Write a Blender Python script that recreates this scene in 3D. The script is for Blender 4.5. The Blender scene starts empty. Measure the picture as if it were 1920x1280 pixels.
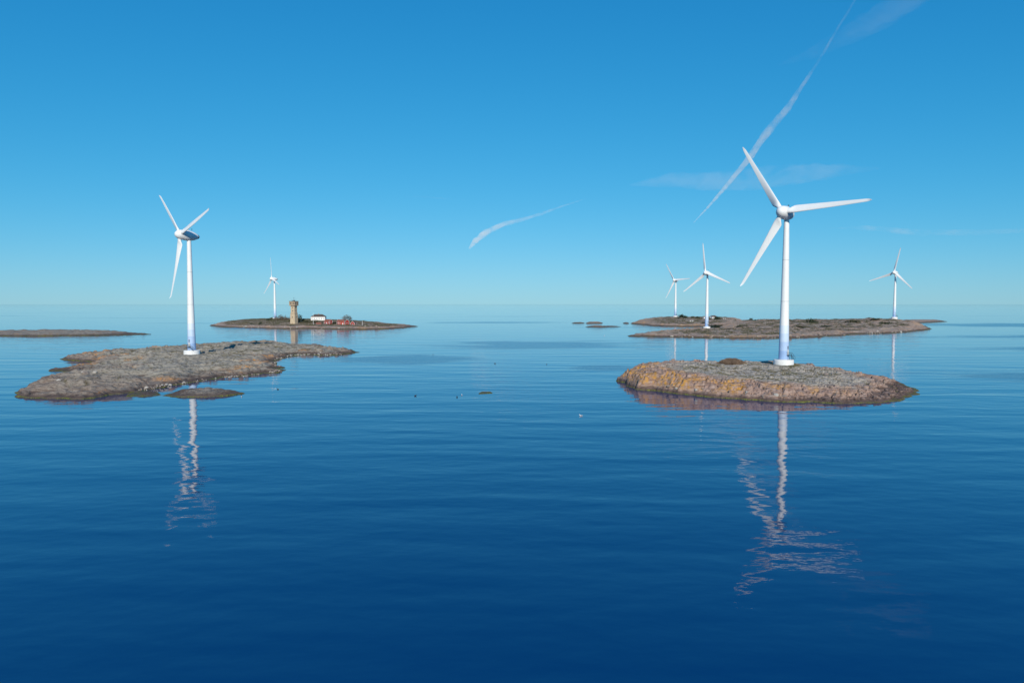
import bpy, math, random
import numpy as np
from mathutils import Vector, Matrix

R = math.radians
scene = bpy.context.scene
col = scene.collection
rnd = random.Random(7)

# ------------------------------------------------------------------ camera
CAM_H = 31.0                       # metres above the sea
FPX = 1280.0                       # focal length in pixels of the 1920 px wide photograph
PITCH = math.atan(70.0 / FPX)      # the horizon stands 70 px above the middle
cam = bpy.data.cameras.new('camera')
cam.sensor_width = 36.0
cam.lens = 36.0 * FPX / 1920.0
cam.clip_start = 1.0
cam.clip_end = 300000.0
cam_ob = bpy.data.objects.new('camera', cam)
col.objects.link(cam_ob)
cam_ob.location = (0, 0, CAM_H)
cam_ob.rotation_euler = (math.pi / 2 - PITCH, 0, 0)
scene.camera = cam_ob

# ------------------------------------------------------------------ sky and sun
SUN_EL, SUN_AZ = 27.0, 176.0       # azimuth from +Y (view direction), clockwise: behind the camera
world = bpy.data.worlds.new('World')
scene.world = world
world.use_nodes = True
wn, wl = world.node_tree.nodes, world.node_tree.links
wn.clear()
w_out = wn.new('ShaderNodeOutputWorld')
w_bg = wn.new('ShaderNodeBackground')
w_sky = wn.new('ShaderNodeTexSky')
w_sky.sky_type = 'NISHITA'
w_sky.sun_disc = False
w_sky.sun_elevation = R(SUN_EL)
w_sky.sun_rotation = R(SUN_AZ)
w_sky.altitude = 0
w_sky.air_density = 1.0
w_sky.dust_density = 0.0
w_sky.ozone_density = 10.0
w_bg.inputs['Strength'].default_value = 0.1
# the whole sky through one film response per colour channel: k * v^g / (1 + c * v^g)
w_sep = wn.new('ShaderNodeSeparateColor')
w_com = wn.new('ShaderNodeCombineColor')
wl.new(w_sky.outputs[0], w_sep.inputs[0])
def w_math(op, a, b):
    m = wn.new('ShaderNodeMath'); m.operation = op
    for q, v in enumerate((a, b)):
        if isinstance(v, (int, float)): m.inputs[q].default_value = v
        else: wl.new(v, m.inputs[q])
    return m.outputs[0]
for k_, (gain_, gam_, c_) in enumerate(((2.3, 1.75, 4.6), (1.4, 0.9, 0.9), (0.875, 0.5, 0.0))):
    v_ = w_math('POWER', w_math('MULTIPLY', w_sep.outputs[k_], 0.1), gam_)
    o_ = w_math('DIVIDE', w_math('MULTIPLY', v_, gain_ * 10.0), w_math('ADD', w_math('MULTIPLY', v_, c_), 1.0))
    wl.new(o_, w_com.inputs[k_])
wl.new(w_com.outputs[0], w_bg.inputs[0])
wl.new(w_bg.outputs[0], w_out.inputs[0])

sun = bpy.data.lights.new('sun', 'SUN')
sun.energy = 4.2
sun.angle = R(0.53)
sun.color = (1.0, 0.94, 0.84)
sun_ob = bpy.data.objects.new('sun', sun)
col.objects.link(sun_ob)
_az, _el = R(SUN_AZ), R(SUN_EL)
SUN_DIR = Vector((math.sin(_az) * math.cos(_el), math.cos(_az) * math.cos(_el), math.sin(_el)))
sun_ob.rotation_euler = SUN_DIR.to_track_quat('Z', 'Y').to_euler()
sun_ob.location = (0, -50, 200)

scene.view_settings.view_transform = 'Standard'
scene.view_settings.look = 'None'
scene.view_settings.exposure = 0.0
scene.view_settings.gamma = 1.0
scene.view_settings.use_curve_mapping = False
scene.render.engine = 'CYCLES'
scene.cycles.max_bounces = 6
scene.cycles.volume_bounces = 0
scene.cycles.caustics_reflective = False
scene.cycles.caustics_refractive = False
scene.cycles.use_denoising = True

# ------------------------------------------------------------------ helpers: measuring the photograph
CP, SP = math.cos(PITCH), math.sin(PITCH)
def ray(px, py):
    a, b = (px - 960) / FPX, (640 - py) / FPX
    return a, CP + b * SP, -SP + b * CP
def ground(px, py, z=0.0):
    """place on the level z seen at this spot of the photograph"""
    dx, dy, dz = ray(px, py)
    t = (z - CAM_H) / dz
    return dx * t, dy * t
def spot(px, py, y):
    """place at distance y seen at this spot of the photograph"""
    dx, dy, dz = ray(px, py)
    t = y / dy
    return dx * t, y, CAM_H + dz * t

# ------------------------------------------------------------------ helpers: noise (vectorised)
def _hash(ix, iy, seed):
    h = (ix.astype(np.int64) * 374761393 + iy.astype(np.int64) * 668265263 + seed * 974634777) & 0x7fffffff
    h = ((h ^ (h >> 13)) * 1274126177) & 0x7fffffff
    return (h ^ (h >> 16)) & 0xffff
def pnoise(x, y, seed=0):
    x = np.asarray(x, float); y = np.asarray(y, float)
    xi, yi = np.floor(x), np.floor(y)
    xf, yf = x - xi, y - yi
    u, v = xf**3 * (xf * (xf * 6 - 15) + 10), yf**3 * (yf * (yf * 6 - 15) + 10)
    def g(ox, oy):
        a = _hash(xi + ox, yi + oy, seed) * (2 * math.pi / 65536.0)
        return np.cos(a) * (xf - ox) + np.sin(a) * (yf - oy)
    n0 = g(0, 0) * (1 - u) + g(1, 0) * u
    n1 = g(0, 1) * (1 - u) + g(1, 1) * u
    return (n0 * (1 - v) + n1 * v) * 1.5
def fbm(x, y, octv=4, seed=0, gain=0.5):
    s, a = 0, 1.0
    for k in range(octv):
        s = s + a * pnoise(x * 2**k + 17.3 * k, y * 2**k - 9.1 * k, seed + k)
        a *= gain
    return s
def voronoi(x, y, seed=0):
    """distance to the nearest cell border (about), and a random value per cell"""
    xi, yi = np.floor(x), np.floor(y)
    f1 = np.full(x.shape, 9.0); f2 = np.full(x.shape, 9.0); cid = np.zeros(x.shape)
    for ox in (-1, 0, 1):
        for oy in (-1, 0, 1):
            cx, cy = xi + ox, yi + oy
            px = cx + _hash(cx, cy, seed) / 65536.0
            py = cy + _hash(cx, cy, seed + 51) / 65536.0
            d = np.hypot(x - px, y - py)
            near = d < f1
            f2 = np.where(near, f1, np.minimum(f2, d))
            cid = np.where(near, _hash(cx, cy, seed + 99) / 65536.0, cid)
            f1 = np.minimum(f1, d)
    return f2 - f1, cid
def sstep(a, b, x):
    t = np.clip((x - a) / (b - a), 0, 1)
    return t * t * (3 - 2 * t)

# ------------------------------------------------------------------ helpers: materials
def mat(name):
    m = bpy.data.materials.new(name)
    m.use_nodes = True
    n, l = m.node_tree.nodes, m.node_tree.links
    return m, n, l, n['Principled BSDF']
def ramp(n, stops, interp='LINEAR'):
    r = n.new('ShaderNodeValToRGB')
    r.color_ramp.interpolation = interp
    e = r.color_ramp.elements
    while len(e) < len(stops): e.new(0.5)
    for k, (p, c) in enumerate(stops):
        e[k].position = p
        e[k].color = c if len(c) == 4 else (*c, 1)
    return r
def mixc(n, l, fac, a, b, mode='MIX'):
    x = n.new('ShaderNodeMix'); x.data_type = 'RGBA'; x.blend_type = mode
    for s, v in ((x.inputs[0], fac), (x.inputs[6], a), (x.inputs[7], b)):
        if hasattr(v, 'links') or isinstance(v, bpy.types.NodeSocket): l.new(v, s)
        elif isinstance(v, (int, float)): s.default_value = v
        else: s.default_value = (*v, 1)
    return x.outputs[2]
def mth(n, l, op, a, b=None, c=None, clamp=False):
    x = n.new('ShaderNodeMath'); x.operation = op; x.use_clamp = clamp
    for k, v in enumerate((a, b, c)):
        if v is None: continue
        if isinstance(v, bpy.types.NodeSocket): l.new(v, x.inputs[k])
        else: x.inputs[k].default_value = v
    return x.outputs[0]
def noise_tex(n, l, vec, scale, detail=4, rough=0.55, dist=0.0):
    t = n.new('ShaderNodeTexNoise')
    t.inputs['Scale'].default_value = scale
    t.inputs['Detail'].default_value = detail
    t.inputs['Roughness'].default_value = rough
    t.inputs['Distortion'].default_value = dist
    if vec is not None: l.new(vec, t.inputs['Vector'])
    return t.outputs[0]
def mapping(n, l, vec, scale=(1, 1, 1), rot=(0, 0, 0)):
    m = n.new('ShaderNodeMapping')
    m.inputs['Scale'].default_value = scale
    m.inputs['Rotation'].default_value = rot
    l.new(vec, m.inputs['Vector'])
    return m.outputs[0]

def plain(name, c, rough=0.6, var=0.12, scale=1.5, bump=0.0, spec=0.4, metallic=0.0):
    """one coat of colour with faint uneven weathering"""
    m, n, l, b = mat(name)
    co = n.new('ShaderNodeTexCoord').outputs['Object']
    f = noise_tex(n, l, co, scale, 5, 0.6)
    lo = tuple(max(0, x * (1 - var)) for x in c)
    hi = tuple(min(1, x * (1 + var)) for x in c)
    r = ramp(n, [(0.3, lo), (0.7, hi)])
    l.new(f, r.inputs[0])
    l.new(r.outputs[0], b.inputs['Base Color'])
    b.inputs['Roughness'].default_value = rough
    b.inputs['Specular IOR Level'].default_value = spec
    b.inputs['Metallic'].default_value = metallic
    if bump:
        bp = n.new('ShaderNodeBump')
        bp.inputs['Strength'].default_value = 0.5
        bp.inputs['Distance'].default_value = bump
        l.new(noise_tex(n, l, co, scale * 6, 4), bp.inputs['Height'])
        l.new(bp.outputs[0], b.inputs['Normal'])
    return m

def rock_material(name, c_grey, c_pink, c_lichen, c_veg, c_pale=(0.42, 0.38, 0.34)):
    m, n, l, b = mat(name)
    geo = n.new('ShaderNodeNewGeometry')
    pos = geo.outputs['Position']
    at = n.new('ShaderNodeAttribute'); at.attribute_name = 'cover'
    sep = n.new('ShaderNodeSeparateColor'); l.new(at.outputs['Color'], sep.inputs[0])
    lich, veg, grey = sep.outputs[0], sep.outputs[1], sep.outputs[2]
    n_big = noise_tex(n, l, pos, 0.16, 5, 0.6)
    n_mid = noise_tex(n, l, pos, 0.8, 6, 0.65)
    n_fin = noise_tex(n, l, pos, 3.5, 5, 0.7)
    # bare stone: grey and pinkish granite with pale and dark mineral streaks
    g = mth(n, l, 'ADD', grey, mth(n, l, 'MULTIPLY_ADD', n_mid, 1.6, -0.8), clamp=True)
    base = mixc(n, l, g, c_pink, c_grey)
    streak = noise_tex(n, l, mapping(n, l, pos, (0.25, 1.1, 1.6), (0, 0, R(28))), 1.0, 6, 0.7, 0.6)
    st = ramp(n, [(0.35, (0, 0, 0)), (0.62, (1, 1, 1))]); l.new(streak, st.inputs[0])
    base = mixc(n, l, mth(n, l, 'MULTIPLY', st.outputs[0], 0.40), base, c_pale)
    sd_ = ramp(n, [(0.36, (1, 1, 1)), (0.47, (0, 0, 0))]); l.new(streak, sd_.inputs[0])
    base = mixc(n, l, mth(n, l, 'MULTIPLY', sd_.outputs[0], 0.75), base, (0.075, 0.058, 0.048))
    dk = ramp(n, [(0.52, (0, 0, 0)), (0.72, (1, 1, 1))]); l.new(n_mid, dk.inputs[0])
    base = mixc(n, l, mth(n, l, 'MULTIPLY', dk.outputs[0], 0.6), base, (0.085, 0.068, 0.058))
    sp = ramp(n, [(0.3, (0.62, 0.62, 0.62)), (0.7, (1.3, 1.3, 1.3))]); l.new(n_fin, sp.inputs[0])
    base = mixc(n, l, 1.0, base, sp.outputs[0], 'MULTIPLY')
    # orange lichen in patches
    lm = ramp(n, [(0.44, (0, 0, 0)), (0.60, (1, 1, 1))])
    l.new(mth(n, l, 'ADD', mth(n, l, 'MULTIPLY', n_mid, 0.7), mth(n, l, 'MULTIPLY_ADD', n_fin, 0.3, -0.0)), lm.inputs[0])
    lf = mth(n, l, 'MULTIPLY', lich, lm.outputs[0], clamp=True)
    base = mixc(n, l, lf, base, c_lichen)
    # heath, moss and dry grass in hollows and joints
    vm = ramp(n, [(0.40, (0, 0, 0)), (0.58, (1, 1, 1))]); l.new(n_mid, vm.inputs[0])
    vf = mth(n, l, 'MULTIPLY', veg, mth(n, l, 'MULTIPLY_ADD', vm.outputs[0], 0.75, 0.25), clamp=True)
    vcol = ramp(n, [(0.38, c_veg), (0.5, (0.085, 0.072, 0.034)), (0.64, (0.135, 0.092, 0.062))]); l.new(n_big, vcol.inputs[0])
    base = mixc(n, l, vf, base, vcol.outputs[0])
    # growth belts along the waterline: black lichen, then green weed
    sz = n.new('ShaderNodeSeparateXYZ'); l.new(pos, sz.inputs[0])
    zz = mth(n, l, 'ADD', sz.outputs[2], mth(n, l, 'MULTIPLY_ADD', n_mid, -1.5, 0.75))
    bk = ramp(n, [(0.45, (1, 1, 1)), (1.0, (0, 0, 0))]); l.new(mth(n, l, 'MULTIPLY', zz, 0.62, clamp=True), bk.inputs[0])
    base = mixc(n, l, mth(n, l, 'MULTIPLY', bk.outputs[0], 0.80), base, (0.060, 0.040, 0.034))
    z2 = mth(n, l, 'ADD', sz.outputs[2], mth(n, l, 'MULTIPLY_ADD', n_mid, -1.1, 0.62))
    al = ramp(n, [(0.22, (1, 1, 1)), (0.42, (0, 0, 0))]); l.new(mth(n, l, 'MULTIPLY', z2, 1.0, clamp=True), al.inputs[0])
    acol = ramp(n, [(0.42, (0.035, 0.042, 0.010)), (0.62, (0.24, 0.24, 0.03))]); l.new(n_fin, acol.inputs[0])
    apat = ramp(n, [(0.40, (0.25, 0.25, 0.25)), (0.56, (0.95, 0.95, 0.95))]); l.new(n_big, apat.inputs[0])
    base = mixc(n, l, mth(n, l, 'MULTIPLY', al.outputs[0], apat.outputs[0]), base, acol.outputs[0])
    l.new(base, b.inputs['Base Color'])
    b.inputs['Roughness'].default_value = 0.85
    b.inputs['Specular IOR Level'].default_value = 0.25
    bp = n.new('ShaderNodeBump'); bp.inputs['Strength'].default_value = 0.7; bp.inputs['Distance'].default_value = 0.35
    hgt = mth(n, l, 'ADD', mth(n, l, 'MULTIPLY', n_mid, 0.8), mth(n, l, 'MULTIPLY', n_fin, 0.35))
    hgt = mth(n, l, 'ADD', hgt, mth(n, l, 'MULTIPLY', streak, 0.5))
    l.new(hgt, bp.inputs['Height']); l.new(bp.outputs[0], b.inputs['Normal'])
    return m

M = {}
M['paint_white'] = plain('turbine_paint_white', (0.80, 0.80, 0.77), 0.35, 0.035, 0.25)
for k, c in enumerate([(0.30, 0.44, 0.68), (0.41, 0.54, 0.74), (0.53, 0.64, 0.78), (0.66, 0.73, 0.80)]):
    M['band%d' % k] = plain('turbine_paint_blue_%d' % k, c, 0.4, 0.05, 0.3)
M['concrete_white'] = plain('whitewashed_concrete', (0.72, 0.71, 0.68), 0.8, 0.10, 0.8, 0.03)
M['steel_dark'] = plain('dark_galvanised_steel', (0.10, 0.11, 0.12), 0.5, 0.2, 2.0, 0, 0.5, 0.6)
M['nacelle_grey'] = plain('nacelle_grey_panel', (0.12, 0.14, 0.17), 0.45, 0.1, 0.8)
M['seam_grey'] = plain('seam_grey', (0.50, 0.51, 0.50), 0.5, 0.08, 0.8)
M['tan_concrete'] = plain('weathered_tan_concrete', (0.50, 0.39, 0.26), 0.85, 0.16, 0.35, 0.05)
M['tan_dark'] = plain('dark_tan_concrete', (0.36, 0.27, 0.18), 0.85, 0.16, 0.4, 0.05)
M['glass'] = plain('dark_window_glass', (0.03, 0.04, 0.05), 0.12, 0.2, 1.0, 0, 0.6)
M['white_wood'] = plain('white_painted_boards', (0.78, 0.77, 0.73), 0.65, 0.06, 1.0, 0.01)
M['roof_brown'] = plain('brown_roof_felt', (0.10, 0.075, 0.06), 0.85, 0.2, 0.8, 0.03)
M['roof_red'] = plain('weathered_red_roof_tiles', (0.24, 0.09, 0.06), 0.85, 0.2, 1.2, 0.03)
M['red_wood'] = plain('falu_red_boards', (0.34, 0.035, 0.028), 0.8, 0.2, 1.2, 0.02)
M['red_light'] = plain('lighter_red_boards', (0.45, 0.075, 0.05), 0.8, 0.2, 1.2, 0.02)  # a lighter red than the falu boards, for the left joined boathouse
M['wood_grey'] = plain('silvered_pole_wood', (0.22, 0.19, 0.16), 0.85, 0.2, 1.0, 0.02)
M['bark'] = plain('bush_bark', (0.09, 0.07, 0.05), 0.9, 0.2, 3.0)
M['leaf_dark'] = plain('dark_juniper_foliage', (0.030, 0.045, 0.022), 0.8, 0.4, 0.9)
M['leaf_olive'] = plain('olive_bush_foliage', (0.075, 0.075, 0.035), 0.8, 0.35, 0.9)
M['leaf_bare'] = plain('bare_brown_twigs', (0.135, 0.105, 0.075), 0.85, 0.3, 0.9)
M['grass'] = plain('dry_heath_grass', (0.135, 0.115, 0.05), 0.85, 0.4, 0.15)
M['heather'] = plain('brown_heather', (0.21, 0.145, 0.10), 0.85, 0.35, 0.6)
M['boulder_pale'] = plain('pale_shore_boulder', (0.38, 0.345, 0.30), 0.85, 0.2, 1.0, 0.06)
M['boulder_brown'] = plain('brown_shore_boulder', (0.24, 0.19, 0.155), 0.85, 0.25, 1.0, 0.06)
M['feather_white'] = plain('white_feathers', (0.82, 0.82, 0.80), 0.7, 0.03, 4)
M['feather_grey'] = plain('grey_feathers', (0.32, 0.34, 0.37), 0.7, 0.08, 4)
M['feather_dark'] = plain('dark_feathers', (0.045, 0.038, 0.032), 0.7, 0.2, 4)
M['beak'] = plain('yellow_beak', (0.55, 0.33, 0.05), 0.5, 0.1, 4)
ROCK_GOLD = rock_material('granite_with_orange_lichen', (0.36, 0.325, 0.27), (0.31, 0.175, 0.125), (0.50, 0.245, 0.035), (0.06, 0.065, 0.022), (0.50, 0.44, 0.38))
ROCK_GREY = rock_material('grey_polished_granite', (0.265, 0.24, 0.195), (0.165, 0.110, 0.080), (0.44, 0.20, 0.055), (0.055, 0.052, 0.022), (0.42, 0.385, 0.33))
ROCK_FAR = rock_material('heath_covered_granite', (0.34, 0.28, 0.225), (0.37, 0.22, 0.15), (0.50, 0.26, 0.08), (0.048, 0.05, 0.02), (0.48, 0.41, 0.34))

# ------------------------------------------------------------------ helpers: objects
def link(name, me, material=None, parent=None, smooth=False):
    o = bpy.data.objects.new(name, me)
    col.objects.link(o)
    if material is not None and not me.materials: me.materials.append(material)
    if smooth: me.polygons.foreach_set('use_smooth', [True] * len(me.polygons))
    if parent is not None: o.parent = parent
    return o
def mesh(name, v, f):
    me = bpy.data.meshes.new(name)
    me.from_pydata([tuple(p) for p in v], [], [tuple(q) for q in f])
    me.update()
    return me
def tag(o, label=None, cat=None, group=None, kind=None):
    for k, v in (('label', label), ('category', cat), ('group', group), ('kind', kind)):
        if v: o[k] = v
    return o
def empty(name, loc, rz=0.0):
    o = bpy.data.objects.new(name, None)
    o.empty_display_size = 0.5
    col.objects.link(o)
    o.location = loc
    o.rotation_euler = (0, 0, rz)
    return o
class MB:
    """collects shapes for one mesh"""
    def __init__(s): s.v, s.f = [], []
    def add(s, v, f):
        k = len(s.v); s.v += [tuple(p) for p in v]; s.f += [tuple(i + k for i in q) for q in f]; return s
    def box(s, a, b):
        (x0, y0, z0), (x1, y1, z1) = a, b
        return s.add([(x0, y0, z0), (x1, y0, z0), (x1, y1, z0), (x0, y1, z0), (x0, y0, z1), (x1, y0, z1), (x1, y1, z1), (x0, y1, z1)],
                     [(0, 3, 2, 1), (4, 5, 6, 7), (0, 1, 5, 4), (1, 2, 6, 5), (2, 3, 7, 6), (3, 0, 4, 7)])
    def tube(s, p, q, r0, r1=None, seg=8):
        p, q = Vector(p), Vector(q); r1 = r0 if r1 is None else r1
        d = (q - p).normalized(); a = d.orthogonal().normalized(); b = d.cross(a)
        v = []
        for c, r in ((p, r0), (q, r1)):
            v += [c + (a * math.cos(2 * math.pi * k / seg) + b * math.sin(2 * math.pi * k / seg)) * r for k in range(seg)]
        f = [(k, (k + 1) % seg, seg + (k + 1) % seg, seg + k) for k in range(seg)]
        f += [tuple(range(seg - 1, -1, -1)), tuple(range(seg, 2 * seg))]
        return s.add(v, f)
    def lathe(s, prof, seg=32, axis='Z', cap0=True, cap1=True):
        """prof: (radius, height) pairs; axis Z, or Y (front towards -Y)"""
        v, f = [], []
        for r, h in prof:
            for k in range(seg):
                a = 2 * math.pi * k / seg
                v.append((r * math.cos(a), r * math.sin(a), h) if axis == 'Z' else (r * math.cos(a), h, -r * math.sin(a)))
        for j in range(len(prof) - 1):
            for k in range(seg):
                f.append((j * seg + k, j * seg + (k + 1) % seg, (j + 1) * seg + (k + 1) % seg, (j + 1) * seg + k))
        if cap0: f.append(tuple(range(seg - 1, -1, -1)))
        if cap1: f.append(tuple((len(prof) - 1) * seg + k for k in range(seg)))
        return s.add(v, f)
    def me(s, name): return mesh(name, s.v, s.f)
    def build(s, name, material, parent=None, smooth=False): return link(name, s.me(name), material, parent, smooth)
def shade_auto(o, deg=40):
    me = o.data
    me.polygons.foreach_set('use_smooth', [True] * len(me.polygons))
    me.set_sharp_from_angle(angle=R(deg))

# ------------------------------------------------------------------ the sea
def water_material():
    m, n, l, b = mat('calm_sea_water')
    pos = n.new('ShaderNodeNewGeometry').outputs['Position']
    b.inputs['Base Color'].default_value = (0.0, 0.027, 0.108, 1)
    b.inputs['IOR'].default_value = 1.68
    b.inputs['Specular IOR Level'].default_value = 0.5
    # catspaws: patches of wind-ruffled water lie between glassy lanes
    patch = noise_tex(n, l, mapping(n, l, pos, (0.0016, 0.0075, 0.0), (0, 0, R(6))), 1.0, 3, 0.55, 0.4)
    ruff = ramp(n, [(0.60, (0, 0, 0)), (0.70, (0.6, 0.6, 0.6))]); l.new(patch, ruff.inputs[0])
    ruff = ruff.outputs[0]
    # the lee lanes and gusts that lie on the water this morning: (x, y, half length, half width)
    warp = noise_tex(n, l, mapping(n, l, pos, (0.012, 0.03, 0)), 1.0, 3, 0.6)
    for (cx, cy, rx, ry) in ((255, 292, 95, 34), (20, 520, 95, 70), (-60, 385, 50, 42), (45, 330, 26, 20), (760, 1010, 230, 120), (560, 640, 190, 60), (-330, 880, 60, 40), (-20, 1150, 130, 50), (420, 470, 120, 45)):
        v = n.new('ShaderNodeVectorMath'); v.operation = 'SUBTRACT'; l.new(pos, v.inputs[0]); v.inputs[1].default_value = (cx, cy, 0)
        w = n.new('ShaderNodeVectorMath'); w.operation = 'MULTIPLY'; l.new(v.outputs[0], w.inputs[0]); w.inputs[1].default_value = (1 / rx, 1 / ry, 0)
        q = n.new('ShaderNodeVectorMath'); q.operation = 'LENGTH'; l.new(w.outputs[0], q.inputs[0])
        e = mth(n, l, 'ADD', q.outputs['Value'], mth(n, l, 'MULTIPLY_ADD', warp, 1.6, -0.8))
        r_ = ramp(n, [(0.55, (1, 1, 1)), (1.0, (0, 0, 0))]); l.new(e, r_.inputs[0])
        ruff = mth(n, l, 'MAXIMUM', ruff, r_.outputs[0])
    def wave(scale, rot, amp, det=2, dist=0.0):
        return mth(n, l, 'MULTIPLY', noise_tex(n, l, mapping(n, l, pos, scale, (0, 0, R(rot))), 1.0, det, 0.5, dist), amp)
    swell = mth(n, l, 'ADD', wave((0.018, 0.085, 0), 14, 0.25, 1, 0.3), wave((0.03, 0.11, 0), -16, 0.14, 1, 0.3))
    chop = mth(n, l, 'ADD', wave((0.16, 0.30, 0), 9, 0.062, 1), wave((0.55, 0.95, 0), -12, 0.012, 1))
    rip = mth(n, l, 'MULTIPLY', wave((1.4, 2.2, 0), 5, 0.045, 2), mth(n, l, 'MULTIPLY_ADD', ruff, 1.0, 0.08))
    h = mth(n, l, 'ADD', mth(n, l, 'ADD', swell, chop), rip)
    bp = n.new('ShaderNodeBump'); bp.inputs['Strength'].default_value = 1.0; bp.inputs['Distance'].default_value = 1.0
    l.new(h, bp.inputs['Height']); l.new(bp.outputs[0], b.inputs['Normal'])
    l.new(mth(n, l, 'MULTIPLY_ADD', ruff, 0.13, 0.03), b.inputs['Roughness'])
    return m
sea_v = [(0, 0, 0)]
_rings, _seg = [400, 2000, 10000, 40000, 120000], 64
for r_ in _rings:
    sea_v += [(r_ * math.cos(2 * math.pi * k / _seg), r_ * math.sin(2 * math.pi * k / _seg), 0) for k in range(_seg)]
sea_f = [(0, 1 + k, 1 + (k + 1) % _seg) for k in range(_seg)]
for j in range(len(_rings) - 1):
    a_ = 1 + j * _seg
    sea_f += [(a_ + k, a_ + _seg + k, a_ + _seg + (k + 1) % _seg, a_ + (k + 1) % _seg) for k in range(_seg)]
sea = link('sea', mesh('sea', sea_v, sea_f), water_material())
tag(sea, 'calm deep blue sea with soft swell reaching to the horizon', None, None, 'structure')

# ------------------------------------------------------------------ islands
ISLANDS = {}
def sdf(poly, X, Y):
    """signed distance to a closed polygon, positive inside"""
    d2 = np.full(X.shape, 1e18); ins = np.zeros(X.shape, bool)
    n = len(poly)
    for k in range(n):
        (x0, y0), (x1, y1) = poly[k], poly[(k + 1) % n]
        ex, ey = x1 - x0, y1 - y0
        L = ex * ex + ey * ey + 1e-12
        t = np.clip(((X - x0) * ex + (Y - y0) * ey) / L, 0, 1)
        d2 = np.minimum(d2, (X - x0 - t * ex)**2 + (Y - y0 - t * ey)**2)
        c = (y0 > Y) != (y1 > Y)
        ins ^= c & (X < ex * (Y - y0) / (ey if ey else 1e-12) + x0)
    return np.where(ins, 1, -1) * np.sqrt(d2)

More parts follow.
